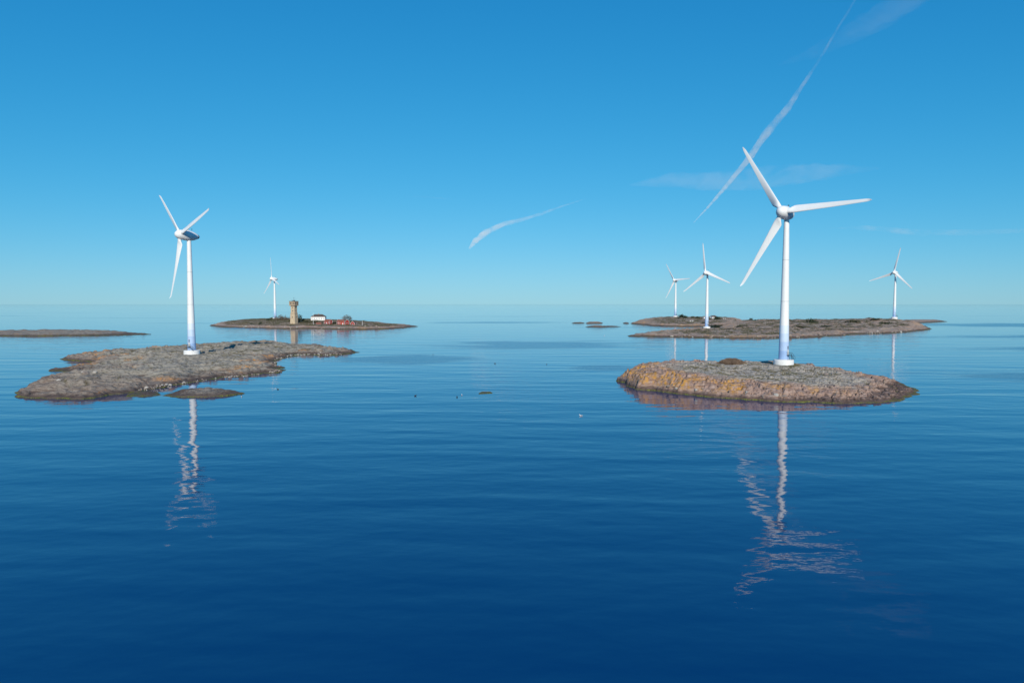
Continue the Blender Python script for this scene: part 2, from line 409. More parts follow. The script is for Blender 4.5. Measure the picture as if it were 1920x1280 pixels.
def island(name, label, poly, peaks, res, width, material, rough=1.0, coast=1.0, crack=None, lichen=None, veg=None, grey=None,
           humps=0.0, power=2.5, flat=(), ledge=0.0):
    """poly: shoreline in metres; peaks: (x, y, z) heights; width(x, y): metres over which the shore rises"""
    P = np.array(poly)
    pad = 4 * res + 3
    xs = np.arange(P[:, 0].min() - pad, P[:, 0].max() + pad, res)
    ys = np.arange(P[:, 1].min() - pad, P[:, 1].max() + pad, res)
    X, Y = np.meshgrid(xs, ys)
    sd = len(ISLANDS) * 31 + 5
    def height(X, Y):
        d = sdf(poly, X, Y)
        d = d + coast * (fbm(X / 9, Y / 9, 4, sd) * 1.6 + fbm(X / 2.6, Y / 2.6, 2, sd + 9) * 0.5)
        num = 0; den = 0
        for (px, py, pz) in peaks:
            w = 1.0 / (((X - px)**2 + (Y - py)**2) + 9.0)**(power / 2)
            num = num + w * pz; den = den + w
        H = num / den
        wd = width(X, Y) if callable(width) else width
        di = np.maximum(d, 0)
        up = 1 - np.exp(-di / wd)
        h = H * up
        inner = sstep(0, 8, di)
        n1 = fbm(X / 14, Y / 14, 5, sd + 20)
        # ice-smoothed backs: folded noise, drawn out along the grain of the stone
        gx, gy = X * 0.85 + Y * 0.53, -X * 0.53 + Y * 0.85
        n2 = 1 - 1.3 * np.abs(fbm(gx / 30, gy / 11, 2, sd + 40)) - 0.15 * np.abs(fbm(gx / 9, gy / 2.6, 2, sd + 41))
        h = h + rough * (inner * n1 * 0.9 + sstep(0, 3, di) * 0.30 * fbm(X / 3.5, Y / 3.5, 4, sd + 60)) + humps * sstep(0, 5, di) * (n2 - 0.75) * 2.0
        ck = np.zeros_like(h); blk = np.zeros_like(h)
        if crack:
            sc, dep = crack
            wx, wy = X + 1.5 * fbm(X / 5, Y / 5, 2, sd + 70), Y + 1.5 * fbm(X / 5 + 40, Y / 5, 2, sd + 71)
            e1, c1 = voronoi(wx / sc, wy / (sc * 0.8), sd + 80)
            e2, c2 = voronoi(wx / (sc * 0.42), wy / (sc * 0.36), sd + 81)
            ck = np.maximum((1 - sstep(0.0, 0.13, e1)), 0.55 * (1 - sstep(0.0, 0.2, e2)))
            m = sstep(0.2, 2.5, di)
            slab = 1 - 0.72 * sstep(9, 20, di)          # broken at the shore, flat slabs inland
            h = h - m * dep * ck * (0.6 + 0.9 * slab) + slab * m * dep * (1.1 * (c1 - 0.5) + 0.45 * (c2 - 0.5))
        if ledge:
            q = h / ledge + 0.5 * fbm(X / 7, Y / 7, 3, sd + 90)
            fr_ = q - np.floor(q)
            h = h + sstep(0.3, 2.5, di) * ledge * 0.75 * (sstep(0.55, 0.95, fr_) - fr_) * sstep(-0.35, 0.2, fbm(X / 11, Y / 11, 2, sd + 95))
        for (fx, fy, fr, fz) in flat:
            k = 1 - sstep(fr, fr * 2.0, np.hypot(X - fx, Y - fy))
            h = h * (1 - k) + fz * k
        h = np.where(d > 0, np.maximum(h, 0.04 + 0.10 * np.minimum(di, 2)), -0.25 * np.minimum(-d, 6) - 0.02)
        return h, d, ck
    h, d, ck = height(X, Y)
    keep = d > -3 * res - 1
    cell = keep[:-1, :-1] & keep[1:, :-1] & keep[:-1, 1:] & keep[1:, 1:]
    used = np.zeros_like(keep)
    used[:-1, :-1] |= cell; used[1:, :-1] |= cell; used[:-1, 1:] |= cell; used[1:, 1:] |= cell
    idx = -np.ones(keep.shape, int); idx[used] = np.arange(used.sum())
    V = np.stack([X[used], Y[used], h[used]], 1)
    cy, cx = np.nonzero(cell)
    Fq = np.stack([idx[cy, cx], idx[cy, cx + 1], idx[cy + 1, cx + 1], idx[cy + 1, cx]], 1)
    me = bpy.data.meshes.new(name)
    me.vertices.add(len(V)); me.vertices.foreach_set('co', V.ravel())
    me.loops.add(Fq.size); me.loops.foreach_set('vertex_index', Fq.ravel())
    me.polygons.add(len(Fq)); me.polygons.foreach_set('loop_start', np.arange(0, Fq.size, 4))
    me.polygons.foreach_set('use_smooth', np.ones(len(Fq), bool))
    me.update(calc_edges=True)
    ex = dict(X=V[:, 0], Y=V[:, 1], Z=V[:, 2], d=d[used], ck=ck[used], sd=sd)
    gyy, gxx = np.gradient(h, res)
    ex['slope'] = np.hypot(gxx, gyy)[used]
    one = np.ones(len(V))
    cov = np.stack([np.clip((fn(ex) if fn else 0) * one, 0, 1) for fn in (lichen, veg, grey)] + [one], 1)
    a = me.attributes.new('cover', 'FLOAT_COLOR', 'POINT')
    a.data.foreach_set('color', cov.astype(np.float32).ravel())
    o = link(name, me, material)
    tag(o, label, None, None, 'structure')
    def z_at(x, y):
        hh, dd, _ = height(np.array([[float(x)]]), np.array([[float(y)]]))
        return float(hh[0, 0])
    def d_at(x, y): return float(height(np.array([[float(x)]]), np.array([[float(y)]]))[1][0, 0])
    info = dict(ob=o, z=z_at, d=d_at, V=V, cov=cov, ex=ex)
    ISLANDS[name + str(len(ISLANDS))] = info
    return info

def px_poly(front, back=()):
    return [ground(x, y) for x, y in front] + [((px - 960) / FPX * y * 1.0, y) for px, y in back]

# turbine places: (x, y, base z, yaw, blade angle)
TUR = {
    'near_right': (116.2, 291.2, 5.16, -44.8, 121.8),
    'near_left': (-174.2, 370.6, 3.77, -40.0, 138.0),
    'far_left': (-379.2, 1093.0, 6.95, -48.0, 101.8),
    'right_back': (287.0, 1200.0, 8.2, -52.0, 123.0),
    'right_front': (227.1, 796.1, 2.77, -46.0, 97.9),
    'right_east': (536.3, 958.2, 10.6, -55.0, 77.9)}

# -- near right island: a fractured dome with golden lichen on its left shoulder
front = [(1162, 713.5), (1179, 725), (1205, 730.5), (1225, 732), (1245, 735), (1272, 738), (1297, 741), (1320, 743), (1353, 746),
         (1386, 748), (1432, 751), (1478, 754.5), (1524, 753.5), (1553, 755), (1589, 756.5), (1622, 756), (1655, 754.5), (1684, 750), (1701, 745.5), (1726, 734)]
near_right = island('rocky_island', 'domed granite island with orange lichen under the largest turbine',
    px_poly(front, [(1700, 262), (1660, 284), (1610, 300), (1540, 318), (1450, 330), (1350, 330), (1262, 318), (1205, 300), (1172, 282)]),
    [(116.2, 291.2, 5.2), spot(1300, 691, 262), spot(1240, 690, 254), spot(1205, 690, 262), spot(1232, 680, 282), spot(1400, 680, 298), spot(1340, 679, 296),
     spot(1420, 705, 254), spot(1500, 702, 252), spot(1560, 702, 262), spot(1586, 697, 277), spot(1642, 700, 275), spot(1600, 715, 252), spot(1690, 724, 250), spot(1655, 725, 243)],
    0.32, lambda X, Y: 2.6 + 4.0 * sstep(70, 110, X), ROCK_GOLD, 0.75, 0.9, (4.4, 0.85),
    lichen=lambda e: (1 - sstep(5, 22, e['d'] + 4 * fbm(e['X'] / 6, e['Y'] / 6, 3, 3))) * sstep(1.0, 2.6, e['Z'] + 0.6 * fbm(e['X'] / 3, e['Y'] / 3, 3, 8)) * (0.35 + 0.75 * (1 - sstep(75, 120, e['X']))) * sstep(-0.35, 0.15, fbm(e['X'] / 7, e['Y'] / 7, 3, 44)) * (e['Y'] < 290),
    veg=lambda e: np.maximum(sstep(16, 30, e['d']) * sstep(-0.25, 0.35, fbm(e['X'] / 8, e['Y'] / 8, 3, 12)) * (1 - sstep(0.5, 1.0, e['slope'])), 0.9 * e['ck'] * sstep(8, 18, e['d'])),
    grey=lambda e: sstep(9, 22, e['d'] + 5 * fbm(e['X'] / 8, e['Y'] / 8, 3, 2)),
    ledge=1.3, flat=[(116.2, 291.2, 5.0, 5.2)])

# -- near left island: low ice-smoothed grey backs running away to the right
front = [(29, 741.5), (47, 745), (91, 747), (142, 748), (160, 747), (204, 740.5), (252, 735), (277, 731), (295, 728), (328, 722), (354, 718.5),
         (383, 713), (419, 708), (463, 705.5), (503, 700), (532, 697.5), (527, 689), (513, 684), (518, 675), (543, 668), (569, 665.5), (598, 666.5), (638, 665.5), (674, 660)]
left_poly = px_poly(front, [(654, 462), (612, 482)]) + [ground(604, 647.3), ground(560, 647.6)] + px_poly([], [(500, 540), (430, 520), (379, 492), (303, 458), (219, 425), (160, 405)]) + \
    [ground(*q) for q in ((112, 673.5), (160, 678), (190, 682), (150, 686), (96, 694.5), (150, 699.5), (215, 697), (190, 703), (128, 707), (84, 712), (62, 722), (52, 729))]
near_left = island('rocky_island', 'low smooth grey granite island under the left turbine',
    left_poly,
    [(-174.2, 370.6, 3.8), spot(463, 646, 446), spot(510, 646, 462), spot(91, 719, 233), spot(150, 704, 249), spot(60, 725, 235), spot(200, 690, 291), spot(250, 680, 312),
     spot(175, 668, 366), spot(150, 690, 318), spot(190, 689, 322), spot(219, 666, 366), spot(303, 658, 392), spot(612, 651, 450), spot(645, 656, 440), spot(560, 654, 440), spot(480, 664, 390),
     spot(430, 684, 325), spot(380, 700, 290), spot(200, 715, 247), spot(300, 695, 288), spot(330, 676, 335), spot(420, 662, 385), spot(520, 655, 432), spot(580, 648, 490), spot(120, 730, 225.5), spot(60, 734, 226), spot(95, 732, 224.5), spot(155, 729, 226), spot(200, 725, 230), spot(240, 722, 235)],
    0.5, lambda X, Y: 1.3 + 1.2 * sstep(240, 300, Y) + 2.2 * sstep(-190, -120, X), ROCK_GREY, 0.5, 1.2, (9.0, 0.42),
    lichen=lambda e: 0.95 * sstep(0.02, 0.5, fbm(e['X'] / 17, e['Y'] / 17, 3, 5)) * np.maximum(1 - sstep(8, 20, np.abs(e['d'] - 6)), 0) * sstep(0.7, 1.6, e['Z']) * ((e['X'] > -140) | (e['Y'] > 300)),
    veg=lambda e: np.maximum(sstep(9, 22, e['d']) * sstep(0.0, 0.5, fbm(e['X'] / 15, e['Y'] / 9, 3, 12)) * sstep(320, 370, e['Y']) * (1 - sstep(0.4, 0.9, e['slope'])), 0.7 * e['ck'] * sstep(6, 16, e['d'])),
    grey=lambda e: (0.15 + 0.8 * sstep(4, 16, e['d'] + 8 * fbm(e['X'] / 16, e['Y'] / 16, 3, 2))) * (0.45 + 0.55 * sstep(245, 300, e['Y'] + 25 * fbm(e['X'] / 20, e['Y'] / 20, 2, 77))),
    humps=1.9, ledge=1.4, flat=[(-174.2, 370.6, 5.0, 3.8)])

# -- the skerries around it
def skerry(label, front, back, peaks, res, material=ROCK_GREY, width=3.0, coast=0.5, rough=0.6):
    return island('skerry', label, px_poly(front, back), peaks, res, width, material, rough, coast, (3.5, 0.3),
                  lichen=lambda e: 0.5 * sstep(0.1, 0.5, fbm(e['X'] / 9, e['Y'] / 9, 3, 5)), grey=lambda e: 0.6 + 0 * e['X'])
skerry('small dark weed-covered skerry in front of the left island',
       [(305, 741.5), (335, 744.5), (380, 745), (425, 742), (459, 737.5)], [(440, 241), (405, 246), (365, 247), (330, 242)],
       [spot(345, 735, 229), spot(392, 731.5, 230), spot(430, 735, 231), spot(320, 740, 229)], 0.3, width=1.6, coast=0.35)
skerry('flat green weed rock touching the shore of the left island',
       [(236, 743.5), (262, 744), (290, 742.5), (303, 740)], [(290, 240), (262, 243), (238, 242)], [spot(268, 740, 229)], 0.3, width=1.5, coast=0.25)
skerry('long low grey skerry at the left edge of the sea',
       [(-70, 628), (-20, 629.5), (40, 630), (110, 629.5), (170, 629), (230, 628.5), (284, 626.5)], [(240, 740), (180, 770), (100, 790), (20, 780), (-60, 740)],
       [spot(104, 620, 708), spot(50, 624, 695), spot(150, 622.5, 705), spot(185, 621, 708), spot(235, 625.5, 700), spot(0, 625, 695)], 0.8, width=4, coast=2.2, rough=1.0)
skerry('thin dark skerry farthest out left of the right archipelago', [(1072, 606), (1096, 605.8)], [(1094, 1135), (1074, 1135)], [spot(1084, 604, 1120)], 1.0, ROCK_FAR, 2.5, 0.6)
skerry('low reddish skerry in the open water between the archipelagos', [(1098, 606.2), (1130, 605.8)], [(1127, 1140), (1101, 1140)], [spot(1113, 603, 1118)], 1.0, ROCK_FAR, 3, 0.6)
skerry('flat pale skerry nearest of the little ones left of the right archipelago', [(1096, 613), (1130, 613.4), (1165, 612.4)], [(1150, 960), (1110, 960)], [spot(1118, 610.6, 935), spot(1140, 611.4, 935)], 1.0, ROCK_FAR, 3, 0.6)
skerry('tiny awash rock among gulls in the middle of the sea', [(898, 738.6), (924, 737.6)], [(920, 241), (902, 241)], [spot(912, 737, 239)], 0.25, ROCK_GREY, 1.2, 0.3, 0.1)

# -- tower island
front = [(394, 610), (413, 613), (446, 614), (478, 615), (533, 616.3), (577, 615.6), (632, 617), (686, 617.3), (730, 616.3), (758, 614.4), (785, 611.8)]
light_isle = island('rocky_island', 'heath-covered island carrying the tan tower and the red boathouses',
    px_poly(front, [(770, 990), (730, 1030), (660, 1110), (600, 1190), (520, 1230), (450, 1180), (410, 1060)]),
    [spot(424, 605, 1010), spot(454, 602, 1020), spot(489, 600, 1050), (-379.2, 1093, 6.9), spot(550, 603, 950), spot(568, 600, 1030), spot(600, 599.6, 985), spot(612, 600, 1000),
     spot(640, 608, 930), spot(662, 603, 1000), spot(700, 611, 920), spot(721, 607, 985), spot(752, 610.3, 955), spot(500, 609, 930), spot(600, 610, 915), spot(440, 609.5, 945), spot(545, 609, 920)],
    1.5, 7.0, ROCK_FAR, 0.9, 1.6, (7, 0.5),
    lichen=lambda e: 0.6 * (1 - sstep(6, 24, e['d'])) * sstep(-0.1, 0.4, fbm(e['X'] / 25, e['Y'] / 20, 3, 5)),
    veg=lambda e: sstep(9, 26, e['d'] + 8 * fbm(e['X'] / 20, e['Y'] / 20, 3, 6)) * (0.55 + 0.5 * sstep(-0.3, 0.3, fbm(e['X'] / 14, e['Y'] / 14, 3, 9))),
    grey=lambda e: 0.2 + 0.4 * sstep(-0.3, 0.4, fbm(e['X'] / 30, e['Y'] / 30, 3, 2)))

# -- right archipelago: front lobe, back lobe with its bay, the eastern hill and a far spit
heath = dict(lichen=lambda e: 1.0 * (1 - sstep(10, 36, e['d'])) * sstep(-0.3, 0.15, fbm(e['X'] / 30, e['Y'] / 20, 3, 5)) * (1 - 0.6 * sstep(250, 330, e['X'])),
             veg=lambda e: sstep(14, 40, e['d'] + 12 * fbm(e['X'] / 22, e['Y'] / 22, 3, 6)) * (0.25 + 0.75 * sstep(-0.2, 0.25, fbm(e['X'] / 16, e['Y'] / 16, 3, 9))),
             grey=lambda e: 0.25 + 0.5 * sstep(-0.3, 0.4, fbm(e['X'] / 30, e['Y'] / 30, 3, 2)))
front = [(1181, 629), (1199, 630.5), (1223, 631.4), (1247, 632), (1285, 632.6), (1322, 633.2), (1360, 634), (1416, 634.6), (1462, 634.2), (1504, 633), (1546, 631), (1587, 628.4), (1605, 626.2),
         (1629, 625.8), (1671, 624.8), (1712, 621.4), (1747, 617)]
bay = [(1345, 835), (1310, 842), (1262, 800), (1225, 745), (1195, 690)]
right_isle = island('rocky_island', 'long bare rocky island with heath and utility poles behind the right turbine',
    px_poly(front, [(1735, 950), (1700, 1080), (1640, 1130), (1560, 1100), (1480, 1120), (1420, 1140), (1370, 1080), (1350, 930)] + bay),
    [spot(1232, 620.5, 690), spot(1290, 619, 735), (227.1, 796.1, 2.8), spot(1360, 615, 800), spot(1250, 626, 660), spot(1320, 625, 680), spot(1400, 625, 680), spot(1400, 610, 850), spot(1400, 600, 1030),
     spot(1450, 600, 1020), spot(1462, 608, 880), spot(1480, 622, 700), spot(1550, 620, 725), spot(1525, 604.5, 930), spot(1500, 601, 1000), spot(1558, 605, 900), spot(1590, 600, 900), spot(1581, 612, 800),
     spot(1629, 597, 950), (536.3, 958.2, 10.6), spot(1650, 610, 830), spot(1700, 600, 960), spot(1715, 607, 900), spot(1690, 615, 800), spot(1600, 618, 760), spot(1735, 613, 870), spot(1380, 602, 980)],
    1.6, lambda X, Y: 8 + 3 * sstep(200, 400, X), ROCK_FAR, 1.3, 1.8, (9, 0.8), ledge=2.0, **heath)
front = [(1183, 606.5), (1200, 608.6), (1218, 610.3), (1240, 611.3), (1277, 611.9), (1310, 612.2), (1350, 611), (1385, 609)]
back_isle = island('rocky_island', 'brown rocky island with shrubs and white huts across the bay',
    px_poly(front, [(1400, 1130), (1385, 1330), (1300, 1370), (1230, 1330), (1195, 1200)]),
    [spot(1205, 602.6, 1080), spot(1240, 599, 1150), (287, 1200, 8.2), spot(1220, 606, 1030), spot(1260, 605, 1020), spot(1297, 604, 1030), spot(1300, 596, 1180), spot(1340, 597, 1160), spot(1375, 598.5, 1150), spot(1330, 607, 1010)],
    1.8, 8.0, ROCK_FAR, 1.2, 1.8, (9, 0.7), **heath)
skerry('scatter of dark rocks off the tip of the back island', [(1168, 606.4), (1180, 606.8)], [(1178, 1130), (1169, 1130)], [spot(1175, 604, 1110)], 1.0, ROCK_FAR, 3, 0.8)
skerry('dark pointed rock spit off the front of the right archipelago', [(1176, 630), (1205, 631)], [(1215, 690), (1190, 690)], [spot(1200, 627.5, 655)], 0.7, ROCK_FAR, 3, 0.8)
skerry('far brown headland at the right end of the archipelago', [(1700, 605), (1735, 605), (1776, 603)], [(1765, 1290), (1720, 1320), (1690, 1300)],
       [spot(1712, 599.5, 1220), spot(1740, 601, 1210), spot(1760, 602, 1200)], 1.5, ROCK_FAR, 6, 1.0)

# ------------------------------------------------------------------ boulders and grass on the islands
def boulder_mesh(k):
    import bmesh
    bm = bmesh.new()
    bmesh.ops.create_icosphere(bm, subdivisions=2, radius=1.0)
    r = random.Random(k)
    s = (1.0, r.uniform(0.6, 0.9), r.uniform(0.42, 0.65))
    off = Vector((r.uniform(0, 50), r.uniform(0, 50), 0))
    planes = [Vector((r.gauss(0, 1), r.gauss(0, 1), r.gauss(0, 1))).normalized() for _ in range(7)]
    for v in bm.verts:
        p = v.co.normalized()
        q = min([1.0] + [0.74 / max(p.dot(a), 0.01) for a in planes])
        q *= 1 + 0.07 * float(pnoise(np.array(p.x * 3 + off.x), np.array(p.y * 3 + p.z * 2 + off.y), k))
        v.co = Vector((p.x * s[0], p.y * s[1], p.z * s[2])) * q
    me = bpy.data.meshes.new('boulder'); bm.to_mesh(me); bm.free()
    return me
B_PALE = [boulder_mesh(k) for k in range(4)]; B_BROWN = [m_.copy() for m_ in B_PALE]
for m_ in B_PALE: m_.materials.append(M['boulder_pale'])
for m_ in B_BROWN: m_.materials.append(M['boulder_brown'])
def boulders(info, path, count, size, spread, pale, seed):
    r = random.Random(seed)
    pts = [ground(x, y) for x, y in path]
    done = 0
    for _ in range(count * 6):
        if done >= count: break
        k = r.randrange(len(pts) - 1); t = r.random()
        x = pts[k][0] * (1 - t) + pts[k + 1][0] * t + r.gauss(0, spread * 0.4)
        y = pts[k][1] * (1 - t) + pts[k + 1][1] * t + abs(r.gauss(0, spread))
        z = info['z'](x, y)
        if z < 0.03: continue
        s = size * math.exp(r.gauss(-0.1, 0.45))
        o = link('boulder', r.choice(B_PALE if r.random() < pale else B_BROWN), None, info['ob'])
        o.location = (x, y, z + 0.12 * s); o.scale = (s, s, s)
        o.rotation_euler = (r.uniform(-.25, .25), r.uniform(-.25, .25), r.uniform(0, 6.28))
        done += 1
boulders(near_left, [(252, 735), (295, 728), (354, 718.5), (419, 708), (463, 705.5), (503, 700), (532, 697.5)], 160, 0.36, 1.3, 0.5, 1)
boulders(near_left, [(527, 689), (513, 684), (518, 675), (543, 668), (569, 665.5), (598, 666.5), (638, 665.5)], 80, 0.5, 2.0, 0.6, 2)
boulders(near_left, [(80, 735), (150, 720), (230, 715)], 16, 0.9, 6, 0.3, 3)
boulders(near_right, [(1245, 735), (1320, 743), (1432, 751), (1524, 753.5)], 24, 0.45, 1.0, 0.2, 4)
boulders(near_right, [(1300, 715), (1450, 720), (1600, 725)], 16, 0.5, 8, 0.4, 5)
boulders(light_isle, [(446, 614), (533, 616), (632, 617), (730, 616)], 90, 0.9, 5, 0.4, 6)
boulders(right_isle, [(1223, 631), (1322, 633), (1416, 634.5), (1504, 633), (1587, 628.4)], 90, 0.8, 5, 0.3, 7)
boulders(right_isle, [(1629, 625.8), (1671, 624.8), (1712, 621.4)], 25, 0.9, 5, 0.3, 8)

def turf(info, name, label, count, size, seed, material, thr=0.35):
    """short heath grass, uncountable: one object"""
    r = np.random.default_rng(seed)
    V, cov = info['V'], info['cov']
    clump = fbm(V[:, 0] / (size * 22), V[:, 1] / (size * 22), 3, seed + 60)
    cand = np.nonzero((cov[:, 1] > thr) & (V[:, 2] > 1.0) & (clump > -0.05))[0]
    pick = r.choice(cand, min(count, len(cand)), replace=False)
    b = V[pick]; n = len(b)
    vs = []; fs = []
    for k in range(3):
        ang = r.uniform(0, 6.28, n); hgt = size * r.uniform(0.5, 1.3, n); wd = size * r.uniform(0.3, 0.6, n)
        ox, oy = r.normal(0, 0.25, n), r.normal(0, 0.25, n)
        lean = r.normal(0, 0.3, (n, 2)) * hgt[:, None]
        p0 = np.stack([b[:, 0] + ox - np.cos(ang) * wd, b[:, 1] + oy - np.sin(ang) * wd, b[:, 2] - 0.1], 1)
        p1 = np.stack([b[:, 0] + ox + np.cos(ang) * wd, b[:, 1] + oy + np.sin(ang) * wd, b[:, 2] - 0.1], 1)
        p2 = np.stack([b[:, 0] + ox + lean[:, 0], b[:, 1] + oy + lean[:, 1], b[:, 2] + hgt], 1)
        base = 3 * n * k
        vs.append(np.concatenate([p0, p1, p2]))
        fs.append(np.stack([np.arange(n), np.arange(n) + n, np.arange(n) + 2 * n], 1) + base)
    o = link(name, mesh(name, np.concatenate(vs), np.concatenate(fs)), material)
    tag(o, label, 'grass', None, 'stuff')
turf(near_right, 'heath_grass', 'dry olive heath grass growing in the joints of the domed island', 9000, 0.22, 1, M['grass'], 0.4)
turf(light_isle, 'heath_scrub', 'dark heather and juniper scrub covering the tower island', 9000, 0.75, 3, M['leaf_olive'], 0.5)
turf(right_isle, 'heath_scrub', 'dark green heath scrub covering the long right island', 15000, 0.75, 4, M['leaf_olive'], 0.55)
turf(back_isle, 'heath_scrub', 'dark heath scrub covering the island across the bay', 5000, 0.8, 5, M['leaf_olive'], 0.5)
turf(near_left, 'heath_grass', 'brown-green heath grass in hollows of the low grey island', 12000, 0.28, 2, M['grass'], 0.4)

# ------------------------------------------------------------------ wind turbines
HUB_Z, OVER, ROT_R = 64.0, 4.6, 35.0
def blade_mesh():
    nsec, npt = 26, 20
    v, f = [], []
    st = [1.9, 2.3, 2.8, 3.4, 4.2, 5.0, 6.0, 7.5, 9, 11, 13, 15, 17, 19, 21, 23, 25, 27, 29, 30.5, 32, 33, 33.8, 34.4, 34.8, 35.0]
    for z in st:
        t = (z - 1.9) / (ROT_R - 1.9)
        bl = min(1, max(0, (z - 2.3) / 3.2)); bl = bl * bl * (3 - 2 * bl)          # round root -> aerofoil
        chord = 3.55 - 2.45 * min(1, max(0, (z - 5) / 29))**0.85
        if z > 33: chord *= max(0.12, 1 - ((z - 33) / 2.05)**2 * 0.85)
        thick = 0.34 - 0.22 * min(1, t * 1.8)
        tw = -R(24 * (1 - t)**2.2 + 2)
        sweep = 0.0
        bend = -0.9 * max(0, (t - 0.2))**2 - (0.55 * max(0, (z - 33.2) / 1.8)**2)
        for k in range(npt):
            a = 2 * math.pi * k / npt
            cx, cy = 0.95 * math.cos(a), 0.95 * math.sin(a)                       # circle
            u = (1 - math.cos(a)) / 2                                             # 0 leading .. 1 trailing
            yt = 5 * thick * (0.2969 * math.sqrt(u) - 0.126 * u - 0.3516 * u**2 + 0.2843 * u**3 - 0.1036 * u**4)
            ax, ay = (0.30 - u) * chord, (yt if math.sin(a) >= 0 else -0.75 * yt) * chord
            x, y = cx * (1 - bl) + ax * bl, cy * (1 - bl) + ay * bl
            x, y = x * math.cos(tw * bl) - y * math.sin(tw * bl), x * math.sin(tw * bl) + y * math.cos(tw * bl)
            v.append((x + sweep, y + bend, z))
    for j in range(len(st) - 1):
        for k in range(npt):
            f.append((j * npt + k, j * npt + (k + 1) % npt, (j + 1) * npt + (k + 1) % npt, (j + 1) * npt + k))
    f.append(tuple(range(npt - 1, -1, -1))); f.append(tuple((len(st) - 1) * npt + k for k in range(npt)))
    return mesh('blade', v, f)
ME = {}
ME['blade'] = blade_mesh(); ME['blade'].materials.append(M['paint_white'])
ME['blade'].polygons.foreach_set('use_smooth', [True] * len(ME['blade'].polygons))
def shared(name, mb, material, smooth=True, deg=35):
    me = mb.me(name); me.materials.append(material)
    if smooth:
        me.polygons.foreach_set('use_smooth', [True] * len(me.polygons)); me.set_sharp_from_angle(angle=R(deg))
    ME[name] = me
shared('root_collar', MB().lathe([(1.02, 1.55), (1.10, 1.6), (1.10, 1.98), (1.02, 2.05)], 24).lathe([(1.0, 2.12), (1.05, 2.16), (1.05, 2.42), (1.0, 2.46)], 24), M['paint_white'])
egg = [(0.0, -2.9), (0.55, -2.82), (1.05, -2.6), (1.55, -2.2), (2.0, -1.6), (2.35, -0.85), (2.55, 0.0), (2.66, 0.9), (2.70, 1.75)]
shared('spinner', MB().lathe([(max(r_, 0.001), h_) for r_, h_ in egg], 40, 'Y'), M['paint_white'])
rear = [(2.62, 1.86), (2.76, 1.95), (2.80, 2.9), (2.76, 4.2), (2.62, 5.4), (2.36, 6.6), (2.0, 7.7), (1.58, 8.6), (1.22, 9.2)]
shared('nacelle', MB().lathe(rear, 40, 'Y'), M['paint_white'])
shared('rear_cowl', MB().lathe([(1.20, 9.22), (1.12, 9.5), (0.85, 9.95), (0.5, 10.2), (0.001, 10.28)], 32, 'Y'), M['nacelle_grey'])
shared('wind_sensor', MB().tube((0, 6.0, 2.3), (0, 6.0, 3.7), 0.07, 0.05).tube((-0.45, 6.0, 3.45), (0.45, 6.0, 3.45), 0.05).box((-0.15, 5.85, 3.6), (0.15, 6.15, 3.95)), M['steel_dark'])
# lattice hatch grip on top of the nacelle
shared('roof_hatch', MB().box((-0.7, 3.2, 2.62), (0.7, 4.6, 2.92)), M['seam_grey'], False)
def tower_r(z): return 2.12 + (1.06 - 2.12) * (z - 2.2) / (61.6 - 2.2)
bands = [(2.2, 6.0), (6.0, 9.8), (9.8, 13.4), (13.4, 16.8)]
for k, (a_, b_) in enumerate(bands):
    shared('tower_band%d' % k, MB().lathe([(tower_r(a_), a_), (tower_r(b_), b_)], 48, cap0=False, cap1=False), M['band%d' % k])
shared('tower', MB().lathe([(tower_r(z_), z_) for z_ in (16.8, 24, 32, 40, 48, 56, 61.6)], 48, cap0=False), M['paint_white'])
for k, z_ in enumerate((27.0, 44.5)):
    shared('flange_seam%d' % k, MB().lathe([(tower_r(z_) + 0.012, z_ - 0.10), (tower_r(z_) + 0.012, z_ + 0.10)], 48, cap0=False, cap1=False), M['seam_grey'])
shared('yaw_ring', MB().lathe([(1.08, 61.45), (1.35, 61.6), (1.38, 62.2), (1.15, 62.4)], 32), M['paint_white'])
shared('foundation', MB().lathe([(4.1, -3.0), (4.1, 1.95), (4.02, 2.12), (3.9, 2.2)], 56), M['concrete_white'], deg=50)
shared('base_flange', MB().lathe([(2.42, 2.2), (2.42, 2.36), (2.2, 2.40)], 40), M['seam_grey'])
# entrance: steel door, landing and a flight of steps with handrails; local frame faces -Y
dr = tower_r(5.2) + 0.02
shared('door', MB().box((-0.5, -dr - 0.06, 4.35), (0.5, -dr + 0.45, 6.45)), M['seam_grey'], False)
shared('door_handle', MB().box((0.30, -dr - 0.12, 5.3), (0.38, -dr - 0.055, 5.5)), M['steel_dark'], False)
shared('vent_grille', MB().box((-0.4, -dr - 0.02, 6.8), (0.4, -dr + 0.5, 7.3)).box((-0.4, -dr + 0.02, 7.5), (0.4, -dr + 0.5, 8.0)), M['nacelle_grey'], False)
stp = MB().box((-0.8, -dr - 1.3, 4.2), (0.8, -dr + 0.2, 4.32))
for k in range(8):
    x_ = 0.8 + 0.28 * k; z_ = 4.2 - 0.24 * (k + 1)
    stp.box((x_, -dr - 1.3, z_), (x_ + 0.3, -dr - 0.3, z_ + 0.06))
stp.tube((-0.75, -dr - 1.25, 2.2), (-0.75, -dr - 1.25, 4.2), 0.06).tube((0.75, -dr - 1.25, 2.2), (0.75, -dr - 1.25, 4.2), 0.06)
shared('steps', stp, M['steel_dark'], False)
rl = MB()
for y_ in (-dr - 1.3, -dr - 0.3):
    rl.tube((0.8, y_, 5.3), (3.05, y_, 3.35), 0.06).tube((3.05, y_, 2.2), (3.05, y_, 3.35), 0.05).tube((1.9, y_, 3.25), (1.9, y_, 4.35), 0.04)
rl.tube((-0.8, -dr - 1.3, 5.3), (0.8, -dr - 1.3, 5.3), 0.06).tube((-0.8, -dr - 1.3, 5.3), (-0.8, -dr + 0.1, 5.3), 0.05)
